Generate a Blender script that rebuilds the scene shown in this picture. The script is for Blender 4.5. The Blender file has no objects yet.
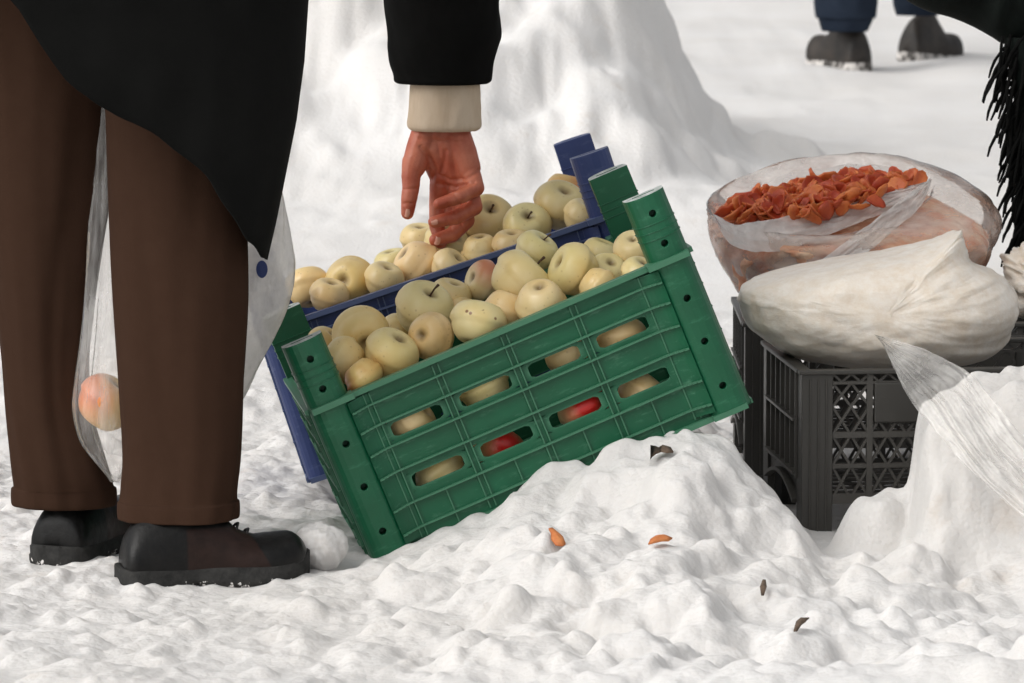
import bpy, bmesh, math, random
import numpy as np
from mathutils import Vector, Matrix, Euler, Quaternion

random.seed(7)
np.random.seed(7)
scene = bpy.context.scene
COL = scene.collection

# ------------------------------------------------------------------ camera
F_PX = 5500.0
PITCH = math.atan(650.0 / F_PX)
CAM_H = 1.128
CT, ST = math.cos(PITCH), math.sin(PITCH)
cam_data = bpy.data.cameras.new("camera")
cam = bpy.data.objects.new("camera", cam_data)
COL.objects.link(cam)
cam.location = (0, 0, CAM_H)
cam.rotation_euler = (math.pi / 2 - PITCH, 0, 0)
cam_data.sensor_width = 36.0
cam_data.lens = F_PX / 1024.0 * 36.0
cam_data.clip_start = 0.1
cam_data.clip_end = 400
cam_data.dof.use_dof = True
cam_data.dof.focus_distance = 7.2
cam_data.dof.aperture_fstop = 20.0
scene.camera = cam

# ------------------------------------------------------------------ light
SUN_DIR = Vector((0.60, 0.40, -0.69)).normalized()      # the way the light travels
world = bpy.data.worlds.new("World")
scene.world = world
world.use_nodes = True
wn, wl = world.node_tree.nodes, world.node_tree.links
bg = wn["Background"]
sky = wn.new("ShaderNodeTexSky")
sky.sky_type = 'NISHITA'
sky.sun_disc = False
sky.sun_elevation = math.asin(-SUN_DIR.z)
sky.sun_rotation = math.atan2(-SUN_DIR.x, -SUN_DIR.y)
sky.dust_density = 4.0
hs = wn.new("ShaderNodeHueSaturation")                   # an overcast sky is nearly grey
hs.inputs["Saturation"].default_value = 0.10
wl.new(sky.outputs[0], hs.inputs["Color"])
wl.new(hs.outputs[0], bg.inputs["Color"])
bg.inputs["Strength"].default_value = 0.15
sun_data = bpy.data.lights.new("sun", 'SUN')
sun_data.energy = 0.75
sun_data.angle = math.radians(50)
sun_data.color = (1.0, 0.95, 0.88)
sun = bpy.data.objects.new("sun", sun_data)
COL.objects.link(sun)
sun.rotation_euler = SUN_DIR.to_track_quat('-Z', 'Y').to_euler()
scene.view_settings.view_transform = 'Standard'
scene.view_settings.look = 'None'
scene.view_settings.gamma = 1.0
scene.view_settings.use_curve_mapping = False
scene.view_settings.exposure = 0.14


# ------------------------------------------------------------------ measuring helpers
def P(px, py, d):
    """world point at a given distance along the lens axis (layout measured from the photo)"""
    x = (px - 512.0) / F_PX * d
    y = -(py - 341.5) / F_PX * d
    return Vector((x, d * CT + y * ST, CAM_H + y * CT - d * ST))


def G(px, py, z=0.0):
    v = (py - 341.5)
    s = (F_PX * ST + v * CT) / (CAM_H - z)
    return P(px, py, F_PX / s)


# ------------------------------------------------------------------ object helpers
def link(o, parent=None):
    COL.objects.link(o)
    if parent is not None:
        o.parent = parent
    return o


def tag(o, label=None, cat=None, group=None, kind=None):
    if label: o["label"] = label
    if cat: o["category"] = cat
    if group: o["group"] = group
    if kind: o["kind"] = kind
    return o


def empty(name, loc=(0, 0, 0), rot=None):
    o = bpy.data.objects.new(name, None)
    COL.objects.link(o)
    o.empty_display_size = 0.05
    if rot is None:
        o.location = loc
    else:
        o.matrix_world = Matrix.Translation(loc) @ rot.to_4x4()
    return o


def mesh_from(name, verts, faces, mat=None, parent=None, smooth=True, mats=None, fm=None):
    me = bpy.data.meshes.new(name)
    me.from_pydata([tuple(v) for v in verts], [], faces)
    me.validate()
    for m in (mats or ([mat] if mat else [])):
        me.materials.append(m)
    if fm is not None:
        for p, i in zip(me.polygons, fm):
            p.material_index = i
    me.polygons.foreach_set("use_smooth", [smooth] * len(me.polygons))
    me.update()
    o = bpy.data.objects.new(name, me)
    return link(o, parent)


def local(root, o):
    """shift a mesh that was written in world space into its parent's space"""
    m = root.matrix_world if root.matrix_world != Matrix() else root.matrix_basis
    o.data.transform(root.matrix_basis.inverted())
    o.parent = root
    return o


def bevel(o, w, seg=2):
    m = o.modifiers.new("bevel", 'BEVEL')
    m.width = w; m.segments = seg; m.limit_method = 'ANGLE'; m.angle_limit = math.radians(40)
    m.harden_normals = False
    return o


def subsurf(o, n=1):
    m = o.modifiers.new("subsurf", 'SUBSURF')
    m.levels = n; m.render_levels = n
    return o


def solidify(o, t, off=0):
    m = o.modifiers.new("solidify", 'SOLIDIFY')
    m.thickness = t; m.offset = off
    return o


class MB:
    """collects shapes into one mesh"""
    def __init__(self):
        self.v = []; self.f = []; self.m = []

    def add(self, verts, faces, mi=0):
        n = len(self.v)
        self.v += [tuple(p) for p in verts]
        self.f += [tuple(i + n for i in f) for f in faces]
        self.m += [mi] * len(faces)

    def box(self, a, b, mi=0):
        x0, y0, z0 = a; x1, y1, z1 = b
        self.add([(x0, y0, z0), (x1, y0, z0), (x1, y1, z0), (x0, y1, z0), (x0, y0, z1), (x1, y0, z1), (x1, y1, z1), (x0, y1, z1)],
                 [(0, 3, 2, 1), (4, 5, 6, 7), (0, 1, 5, 4), (1, 2, 6, 5), (2, 3, 7, 6), (3, 0, 4, 7)], mi)

    def bar(self, p0, p1, w, t, n=(0, 1, 0), mi=0):
        """flat bar from p0 to p1, width w in the plane across n, thickness t along n"""
        p0, p1, n = Vector(p0), Vector(p1), Vector(n).normalized()
        d = (p1 - p0).normalized(); s = d.cross(n).normalized() * w / 2; k = n * t / 2
        vs = [p0 - s - k, p0 + s - k, p0 + s + k, p0 - s + k, p1 - s - k, p1 + s - k, p1 + s + k, p1 - s + k]
        self.add(vs, [(0, 1, 2, 3), (7, 6, 5, 4), (0, 4, 5, 1), (1, 5, 6, 2), (2, 6, 7, 3), (3, 7, 4, 0)], mi)

    def prism(self, prof, z0, z1, mi=0, taper=1.0, c=None):
        n = len(prof)
        if c is None:
            c = (sum(p[0] for p in prof) / n, sum(p[1] for p in prof) / n)
        vs = [(p[0], p[1], z0) for p in prof] + [(c[0] + (p[0] - c[0]) * taper, c[1] + (p[1] - c[1]) * taper, z1) for p in prof]
        fs = [(i, (i + 1) % n, n + (i + 1) % n, n + i) for i in range(n)]
        fs += [tuple(reversed(range(n))), tuple(range(n, 2 * n))]
        self.add(vs, fs, mi)

    def tube(self, pts, rad, n=8, mi=0, flat=1.0):
        pts = [Vector(p) for p in pts]
        if not hasattr(rad, '__len__'):
            rad = [rad] * len(pts)
        vs = []; up = None
        for i, p in enumerate(pts):
            a = pts[max(i - 1, 0)]; b = pts[min(i + 1, len(pts) - 1)]
            d = (b - a).normalized()
            if up is None:
                up = d.orthogonal().normalized()
            up = (up - d * up.dot(d)).normalized()
            s = d.cross(up)
            for k in range(n):
                q = 2 * math.pi * k / n
                vs.append(p + (up * math.cos(q) * flat + s * math.sin(q)) * rad[i])
        fs = []
        for i in range(len(pts) - 1):
            for k in range(n):
                k2 = (k + 1) % n
                fs.append((i * n + k, i * n + k2, (i + 1) * n + k2, (i + 1) * n + k))
        fs.append(tuple(reversed(range(n))))
        fs.append(tuple(range((len(pts) - 1) * n, len(pts) * n)))
        self.add(vs, fs, mi)

    def lathe(self, prof, n=24, mi=0, ctr=(0, 0, 0), M=None):
        vs = []
        for r, z in prof:
            for k in range(n):
                q = 2 * math.pi * k / n
                v = Vector((r * math.cos(q), r * math.sin(q), z))
                if M is not None: v = M @ v
                vs.append(v + Vector(ctr))
        fs = []
        for i in range(len(prof) - 1):
            for k in range(n):
                k2 = (k + 1) % n
                fs.append((i * n + k, i * n + k2, (i + 1) * n + k2, (i + 1) * n + k))
        fs.append(tuple(reversed(range(n))))
        fs.append(tuple(range((len(prof) - 1) * n, len(prof) * n)))
        self.add(vs, fs, mi)

    def build(self, name, mats, parent=None, smooth=False):
        if not isinstance(mats, (list, tuple)): mats = [mats]
        return mesh_from(name, self.v, self.f, None, parent, smooth, mats, self.m)


def rings_mesh(rings, cap=True, closed=True):
    """rings: list of equal length lists of points -> verts, faces"""
    n = len(rings[0]); vs = [p for r in rings for p in r]; fs = []
    for i in range(len(rings) - 1):
        for k in range(n if closed else n - 1):
            k2 = (k + 1) % n
            fs.append((i * n + k, i * n + k2, (i + 1) * n + k2, (i + 1) * n + k))
    if cap:
        fs.append(tuple(reversed(range(n)))); fs.append(tuple(range((len(rings) - 1) * n, len(rings) * n)))
    return vs, fs


def catmull(pts, n):
    """smooth resampling of a list of tuples to n values"""
    a = np.array([tuple(p) for p in pts], float)
    m = len(a); out = []
    for t in np.linspace(0, m - 1 - 1e-9, n):
        i = int(t); f = t - i
        p0 = a[max(i - 1, 0)]; p1 = a[i]; p2 = a[min(i + 1, m - 1)]; p3 = a[min(i + 2, m - 1)]
        out.append(0.5 * (2 * p1 + (p2 - p0) * f + (2 * p0 - 5 * p1 + 4 * p2 - p3) * f * f + (3 * p1 - p0 - 3 * p2 + p3) * f ** 3))
    return np.array(out)


def fuse(caps, voxel=0.004, smooth=6):
    """one continuous surface from tapered limbs: [(p0, p1, r0, r1), ...] -> verts, faces"""
    mb = MB()
    for p0, p1, r0, r1 in caps:
        p0, p1 = Vector(p0), Vector(p1)
        d = p1 - p0
        L = d.length
        q = Vector((0, 0, 1)).rotation_difference(d) if L > 1e-6 else Quaternion()
        prof = []
        for k in range(7):
            a = -math.pi / 2 + (k + 0.15) / 6.3 * math.pi / 2
            prof.append((r0 * math.cos(a), r0 * math.sin(a)))
        for k in range(7):
            a = (k + 0.15) / 6.3 * math.pi / 2
            prof.append((r1 * max(math.cos(a), 0.01), L + r1 * math.sin(a)))
        mb.lathe(prof, 16, 0, p0, q.to_matrix())
    o = mb.build("fuse_tmp", [])
    m = o.modifiers.new("r", 'REMESH'); m.mode = 'VOXEL'; m.voxel_size = voxel; m.adaptivity = 0
    if smooth:
        s = o.modifiers.new("s", 'SMOOTH'); s.factor = 0.5; s.iterations = smooth
    dg = bpy.context.evaluated_depsgraph_get(); dg.update()
    me = bpy.data.meshes.new_from_object(o.evaluated_get(dg))
    vs = [v.co.copy() for v in me.vertices]; fs = [tuple(p.vertices) for p in me.polygons]
    bpy.data.objects.remove(o); bpy.data.meshes.remove(me)
    return vs, fs


# ------------------------------------------------------------------ numpy noise
def _hash(ix, iy, seed):
    h = (ix.astype(np.int64) * 374761393 + iy.astype(np.int64) * 668265263 + seed * 1442695041) & 0xFFFFFFFF
    h = ((h ^ (h >> 13)) * 1274126177) & 0xFFFFFFFF
    h = ((h ^ (h >> 16)) * 2246822519) & 0xFFFFFFFF
    return ((h ^ (h >> 15)) & 0xFFFFFF) / float(0xFFFFFF)


def vnoise(x, y, seed=0):
    ix, iy = np.floor(x), np.floor(y)
    fx, fy = x - ix, y - iy
    ux, uy = fx * fx * fx * (fx * (fx * 6 - 15) + 10), fy * fy * fy * (fy * (fy * 6 - 15) + 10)
    def g(dx, dy):
        a = _hash(ix + dx, iy + dy, seed) * 2 * math.pi
        return np.cos(a) * (fx - dx) + np.sin(a) * (fy - dy)
    n0 = g(0, 0) * (1 - ux) + g(1, 0) * ux
    n1 = g(0, 1) * (1 - ux) + g(1, 1) * ux
    return (n0 * (1 - uy) + n1 * uy) * 1.4


def fbm(x, y, oct=4, seed=0, gain=0.5):
    s = 0; a = 1.0
    for i in range(oct):
        s = s + a * vnoise(x, y, seed + i * 17)
        x = x * 2.03 + 11.3; y = y * 2.03 + 5.7; a *= gain
    return s


def puffs(x, y, seed=0, keep=1.0, jit=0.9):
    """rounded lumps, one per cell: height 0..1"""
    ix, iy = np.floor(x), np.floor(y)
    best = np.zeros_like(x)
    for dx in (-1, 0, 1):
        for dy in (-1, 0, 1):
            cx = ix + dx; cy = iy + dy
            px = cx + 0.5 + (_hash(cx, cy, seed) - 0.5) * jit
            py = cy + 0.5 + (_hash(cx, cy, seed + 1) - 0.5) * jit
            r = 0.35 + 0.4 * _hash(cx, cy, seed + 2)
            on = _hash(cx, cy, seed + 3) < keep
            d2 = ((x - px) ** 2 + (y - py) ** 2) / (r * r)
            h = np.sqrt(np.clip(1 - d2, 0, 1)) * r / 0.75
            best = np.maximum(best, np.where(on, h, 0))
    return best


def sstep(a, b, x):
    t = np.clip((x - a) / (b - a), 0, 1)
    return t * t * (3 - 2 * t)


# ------------------------------------------------------------------ materials
def new_mat(name):
    m = bpy.data.materials.new(name); m.use_nodes = True
    nt = m.node_tree
    return m, nt, nt.nodes["Principled BSDF"]


def noise_node(nt, scale, detail=5, rough=0.6, coord='Object', stretch=None):
    tc = nt.nodes.new("ShaderNodeTexCoord")
    n = nt.nodes.new("ShaderNodeTexNoise")
    n.inputs["Scale"].default_value = scale; n.inputs["Detail"].default_value = detail; n.inputs["Roughness"].default_value = rough
    if stretch:
        mp = nt.nodes.new("ShaderNodeMapping"); mp.inputs["Scale"].default_value = stretch
        nt.links.new(tc.outputs[coord], mp.inputs[0]); nt.links.new(mp.outputs[0], n.inputs["Vector"])
    else:
        nt.links.new(tc.outputs[coord], n.inputs["Vector"])
    return n


def ramp(nt, src, stops):
    r = nt.nodes.new("ShaderNodeValToRGB")
    e = r.color_ramp.elements
    while len(e) < len(stops): e.new(0.5)
    for k, (p, c) in enumerate(stops):
        e[k].position = p
        e[k].color = (c[0], c[1], c[2], 1) if hasattr(c, '__len__') else (c, c, c, 1)
    nt.links.new(src, r.inputs[0])
    return r


def bump(nt, bsdf, src, strength, dist):
    b = nt.nodes.new("ShaderNodeBump"); b.inputs["Strength"].default_value = strength; b.inputs["Distance"].default_value = dist
    nt.links.new(src, b.inputs["Height"])
    nt.links.new(b.outputs[0], bsdf.inputs["Normal"])
    return b


def plain(name, c0, c1=None, rough=0.6, scale=8, detail=5, bscale=None, bstr=0.3, bdist=0.002, stretch=None, lo=0.35, hi=0.65, spec=0.5, sss=0, coat=0):
    m, nt, b = new_mat(name)
    b.inputs["Roughness"].default_value = rough
    b.inputs["Specular IOR Level"].default_value = spec
    if sss:
        b.inputs["Subsurface Weight"].default_value = sss
        b.inputs["Subsurface Radius"].default_value = (0.008, 0.004, 0.002)
        b.inputs["Subsurface Scale"].default_value = 1.0
    if coat:
        b.inputs["Coat Weight"].default_value = coat; b.inputs["Coat Roughness"].default_value = 0.2
    if c1 is None:
        b.inputs["Base Color"].default_value = (*c0, 1)
    else:
        n = noise_node(nt, scale, detail, stretch=stretch)
        r = ramp(nt, n.outputs["Fac"], [(lo, c0), (hi, c1)])
        nt.links.new(r.outputs[0], b.inputs["Base Color"])
    if bscale:
        n2 = noise_node(nt, bscale, 4)
        bump(nt, b, n2.outputs["Fac"], bstr, bdist)
    return m


def crate_plastic(name, c0, c1, worn, edges=True):
    """moulded plastic, scuffed and dusty"""
    m, nt, b = new_mat(name)
    n = noise_node(nt, 9, 6, 0.65)
    r = ramp(nt, n.outputs["Fac"], [(0.3, c0), (0.7, c1)])
    n2 = noise_node(nt, 60, 8, 0.75, stretch=(0.35, 1, 1.6))
    r2 = ramp(nt, n2.outputs["Fac"], [(0.55, 0.0), (0.72, 0.65)])
    geo = nt.nodes.new("ShaderNodeNewGeometry")
    r3 = ramp(nt, geo.outputs["Pointiness"], [(0.53, 0.0), (0.60, 0.5 if edges else 0.0)])
    mx = nt.nodes.new("ShaderNodeMath"); mx.operation = 'MAXIMUM'
    nt.links.new(r2.outputs[0], mx.inputs[0]); nt.links.new(r3.outputs[0], mx.inputs[1])
    mc = nt.nodes.new("ShaderNodeMix"); mc.data_type = 'RGBA'
    nt.links.new(mx.outputs[0], mc.inputs["Factor"])
    nt.links.new(r.outputs[0], mc.inputs["A"]); mc.inputs["B"].default_value = (*worn, 1)
    nt.links.new(mc.outputs["Result"], b.inputs["Base Color"])
    b.inputs["Roughness"].default_value = 0.42
    n3 = noise_node(nt, 120, 3)
    bump(nt, b, n3.outputs["Fac"], 0.15, 0.001)
    return m


def film(name, tint, clear, streak=(3, 3, 22), scale=10, rough=0.18, white=(0.8, 0.78, 0.74)):
    """thin plastic film: partly see-through, partly milky, with a sheen"""
    m, nt, b = new_mat(name)
    out = nt.nodes["Material Output"]
    n = noise_node(nt, scale, 5, 0.6, stretch=streak)
    r = ramp(nt, n.outputs["Fac"], [(0.35, clear[0]), (0.68, clear[1])])
    tr = nt.nodes.new("ShaderNodeBsdfTransparent"); tr.inputs[0].default_value = (*tint, 1)
    tl = nt.nodes.new("ShaderNodeBsdfTranslucent"); tl.inputs[0].default_value = (*white, 1)
    b.inputs["Base Color"].default_value = (*white, 1)
    b.inputs["Roughness"].default_value = rough
    m1 = nt.nodes.new("ShaderNodeMixShader"); m1.inputs[0].default_value = 0.25
    nt.links.new(b.outputs[0], m1.inputs[1]); nt.links.new(tl.outputs[0], m1.inputs[2])
    m2 = nt.nodes.new("ShaderNodeMixShader")
    nt.links.new(r.outputs[0], m2.inputs[0]); nt.links.new(tr.outputs[0], m2.inputs[1]); nt.links.new(m1.outputs[0], m2.inputs[2])
    gl = nt.nodes.new("ShaderNodeBsdfGlossy"); gl.inputs["Roughness"].default_value = 0.16
    lw = nt.nodes.new("ShaderNodeFresnel"); lw.inputs[0].default_value = 1.14
    m3 = nt.nodes.new("ShaderNodeMixShader")
    nt.links.new(lw.outputs[0], m3.inputs[0]); nt.links.new(m2.outputs[0], m3.inputs[1]); nt.links.new(gl.outputs[0], m3.inputs[2])
    nt.links.new(m3.outputs[0], out.inputs[0])
    n2 = noise_node(nt, scale * 2.2, 4, 0.55, stretch=streak)
    bp = bump(nt, b, n2.outputs["Fac"], 0.6, 0.01)
    nt.links.new(bp.outputs[0], gl.inputs["Normal"])
    return m


def apple_mat(name, base, base2, blush=None, blush_amt=0.0, speck=0.0):
    m, nt, b = new_mat(name)
    oi = nt.nodes.new("ShaderNodeObjectInfo")
    tc = nt.nodes.new("ShaderNodeTexCoord")
    add = nt.nodes.new("ShaderNodeVectorMath"); add.operation = 'ADD'
    mul = nt.nodes.new("ShaderNodeMath"); mul.operation = 'MULTIPLY'; mul.inputs[1].default_value = 13.0
    nt.links.new(oi.outputs["Random"], mul.inputs[0])
    nt.links.new(tc.outputs["Object"], add.inputs[0]); nt.links.new(mul.outputs[0], add.inputs[1])
    n = nt.nodes.new("ShaderNodeTexNoise"); n.inputs["Scale"].default_value = 22; n.inputs["Detail"].default_value = 5
    nt.links.new(add.outputs[0], n.inputs["Vector"])
    r = ramp(nt, n.outputs["Fac"], [(0.36, base), (0.64, base2)])
    # greener round the stem: the skin's own colour, running along the apple's axis
    sep = nt.nodes.new("ShaderNodeSeparateXYZ"); nt.links.new(tc.outputs["Object"], sep.inputs[0])
    mr = nt.nodes.new("ShaderNodeMapRange"); mr.inputs["From Min"].default_value = 0.008; mr.inputs["From Max"].default_value = 0.036
    mr.inputs["To Max"].default_value = 0.45
    nt.links.new(sep.outputs["Z"], mr.inputs["Value"])
    mg = nt.nodes.new("ShaderNodeMix"); mg.data_type = 'RGBA'
    nt.links.new(mr.outputs[0], mg.inputs["Factor"]); nt.links.new(r.outputs[0], mg.inputs["A"]); mg.inputs["B"].default_value = (0.68, 0.63, 0.31, 1)
    last = mg.outputs["Result"]
    hv = nt.nodes.new("ShaderNodeHueSaturation")
    m1 = nt.nodes.new("ShaderNodeMapRange"); m1.inputs["To Min"].default_value = 0.90; m1.inputs["To Max"].default_value = 1.06
    nt.links.new(oi.outputs["Random"], m1.inputs["Value"]); nt.links.new(m1.outputs[0], hv.inputs["Value"])
    m1b = nt.nodes.new("ShaderNodeMapRange"); m1b.inputs["To Min"].default_value = 0.488; m1b.inputs["To Max"].default_value = 0.512
    mf = nt.nodes.new("ShaderNodeMath"); mf.operation = 'FRACT'
    mm = nt.nodes.new("ShaderNodeMath"); mm.operation = 'MULTIPLY'; mm.inputs[1].default_value = 7.31
    nt.links.new(oi.outputs["Random"], mm.inputs[0]); nt.links.new(mm.outputs[0], mf.inputs[0]); nt.links.new(mf.outputs[0], m1b.inputs["Value"])
    nt.links.new(m1b.outputs[0], hv.inputs["Hue"])
    nt.links.new(last, hv.inputs["Color"]); last = hv.outputs[0]
    if blush:
        n2 = nt.nodes.new("ShaderNodeTexNoise"); n2.inputs["Scale"].default_value = 30; n2.inputs["Detail"].default_value = 6
        mp = nt.nodes.new("ShaderNodeMapping"); mp.inputs["Scale"].default_value = (1, 1, 0.25)
        nt.links.new(tc.outputs["Object"], mp.inputs[0]); nt.links.new(mp.outputs[0], n2.inputs["Vector"])
        # the sunny cheek: +X side of the apple
        mr2 = nt.nodes.new("ShaderNodeMapRange"); mr2.inputs["From Min"].default_value = 0.0; mr2.inputs["From Max"].default_value = 0.034
        nt.links.new(sep.outputs["X"], mr2.inputs["Value"])
        a2 = nt.nodes.new("ShaderNodeMath"); a2.operation = 'MULTIPLY_ADD'; a2.inputs[1].default_value = 0.9; a2.inputs[2].default_value = -0.45
        nt.links.new(n2.outputs["Fac"], a2.inputs[0])
        a3 = nt.nodes.new("ShaderNodeMath"); a3.operation = 'ADD'; a3.use_clamp = True
        nt.links.new(mr2.outputs[0], a3.inputs[0]); nt.links.new(a2.outputs[0], a3.inputs[1])
        a4 = nt.nodes.new("ShaderNodeMath"); a4.operation = 'MULTIPLY'; a4.inputs[1].default_value = blush_amt
        nt.links.new(a3.outputs[0], a4.inputs[0])
        mx = nt.nodes.new("ShaderNodeMix"); mx.data_type = 'RGBA'
        nt.links.new(a4.outputs[0], mx.inputs["Factor"]); nt.links.new(last, mx.inputs["A"]); mx.inputs["B"].default_value = (*blush, 1)
        last = mx.outputs["Result"]
    # lenticels and bruises
    vo = nt.nodes.new("ShaderNodeTexVoronoi"); vo.inputs["Scale"].default_value = 55 if speck else 90
    nt.links.new(add.outputs[0], vo.inputs["Vector"])
    r4 = ramp(nt, vo.outputs["Distance"], [(0.10, 0.9 if speck else 0.22), (0.17, 0.0)])
    n5 = nt.nodes.new("ShaderNodeTexNoise"); n5.inputs["Scale"].default_value = 40
    nt.links.new(add.outputs[0], n5.inputs["Vector"])
    r5 = ramp(nt, n5.outputs["Fac"], [(0.38, 0.0), (0.44, 1.0)])
    m5 = nt.nodes.new("ShaderNodeMath"); m5.operation = 'MULTIPLY'
    nt.links.new(r4.outputs[0], m5.inputs[0]); nt.links.new(r5.outputs[0], m5.inputs[1])
    mx2 = nt.nodes.new("ShaderNodeMix"); mx2.data_type = 'RGBA'
    nt.links.new(m5.outputs[0], mx2.inputs["Factor"]); nt.links.new(last, mx2.inputs["A"]); mx2.inputs["B"].default_value = (0.20, 0.08, 0.03, 1)
    n6 = nt.nodes.new("ShaderNodeTexNoise"); n6.inputs["Scale"].default_value = 16; n6.inputs["Detail"].default_value = 3
    nt.links.new(add.outputs[0], n6.inputs["Vector"])
    r6 = ramp(nt, n6.outputs["Fac"], [(0.63, 0.0), (0.72, 0.35)])
    mx3 = nt.nodes.new("ShaderNodeMix"); mx3.data_type = 'RGBA'
    nt.links.new(r6.outputs[0], mx3.inputs["Factor"]); nt.links.new(mx2.outputs["Result"], mx3.inputs["A"]); mx3.inputs["B"].default_value = (0.42, 0.24, 0.08, 1)
    # russet in the two hollows
    cx = nt.nodes.new("ShaderNodeCombineXYZ"); nt.links.new(sep.outputs["X"], cx.inputs[0]); nt.links.new(sep.outputs["Y"], cx.inputs[1])
    ln = nt.nodes.new("ShaderNodeVectorMath"); ln.operation = 'LENGTH'; nt.links.new(cx.outputs[0], ln.inputs[0])
    nj = nt.nodes.new("ShaderNodeMath"); nj.operation = 'MULTIPLY_ADD'; nj.inputs[1].default_value = -0.012
    nt.links.new(n5.outputs["Fac"], nj.inputs[0]); nt.links.new(ln.outputs["Value"], nj.inputs[2])
    mr7 = nt.nodes.new("ShaderNodeMapRange"); mr7.inputs["From Min"].default_value = -0.003; mr7.inputs["From Max"].default_value = 0.0065
    mr7.inputs["To Min"].default_value = 0.85; mr7.inputs["To Max"].default_value = 0.0
    nt.links.new(nj.outputs[0], mr7.inputs["Value"])
    mx4 = nt.nodes.new("ShaderNodeMix"); mx4.data_type = 'RGBA'
    nt.links.new(mr7.outputs[0], mx4.inputs["Factor"]); nt.links.new(mx3.outputs["Result"], mx4.inputs["A"]); mx4.inputs["B"].default_value = (0.16, 0.10, 0.035, 1)
    nt.links.new(mx4.outputs["Result"], b.inputs["Base Color"])
    b.inputs["Roughness"].default_value = 0.33
    b.inputs["Specular IOR Level"].default_value = 0.5
    b.inputs["Subsurface Weight"].default_value = 0.05
    b.inputs["Subsurface Radius"].default_value = (0.01, 0.006, 0.003)
    b.inputs["Subsurface Scale"].default_value = 1.0
    return m


def snow_mat():
    m, nt, b = new_mat("snow")
    n = noise_node(nt, 1.3, 6, 0.6)
    r = ramp(nt, n.outputs["Fac"], [(0.3, (0.655, 0.632, 0.605)), (0.62, (0.715, 0.70, 0.685))])
    n2 = noise_node(nt, 9, 7, 0.7)
    r2 = ramp(nt, n2.outputs["Fac"], [(0.60, 0.0), (0.78, 0.6)])
    mx = nt.nodes.new("ShaderNodeMix"); mx.data_type = 'RGBA'
    nt.links.new(r2.outputs[0], mx.inputs["Factor"]); nt.links.new(r.outputs[0], mx.inputs["A"]); mx.inputs["B"].default_value = (0.56, 0.49, 0.42, 1)
    nt.links.new(mx.outputs["Result"], b.inputs["Base Color"])
    b.inputs["Roughness"].default_value = 0.75
    b.inputs["Specular IOR Level"].default_value = 0.25
    b.inputs["Subsurface Weight"].default_value = 0.75
    b.inputs["Subsurface Radius"].default_value = (1.0, 0.95, 0.9)
    b.inputs["Subsurface Scale"].default_value = 0.012
    n3 = noise_node(nt, 70, 8, 0.78)
    vo = nt.nodes.new("ShaderNodeTexVoronoi"); vo.inputs["Scale"].default_value = 130
    tcs = nt.nodes.new("ShaderNodeTexCoord"); nt.links.new(tcs.outputs["Object"], vo.inputs["Vector"])
    ad = nt.nodes.new("ShaderNodeMath"); ad.operation = 'MULTIPLY_ADD'; ad.inputs[1].default_value = -0.55
    nt.links.new(vo.outputs["Distance"], ad.inputs[0]); nt.links.new(n3.outputs["Fac"], ad.inputs[2])
    bump(nt, b, ad.outputs[0], 0.5, 0.006)
    return m


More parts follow.
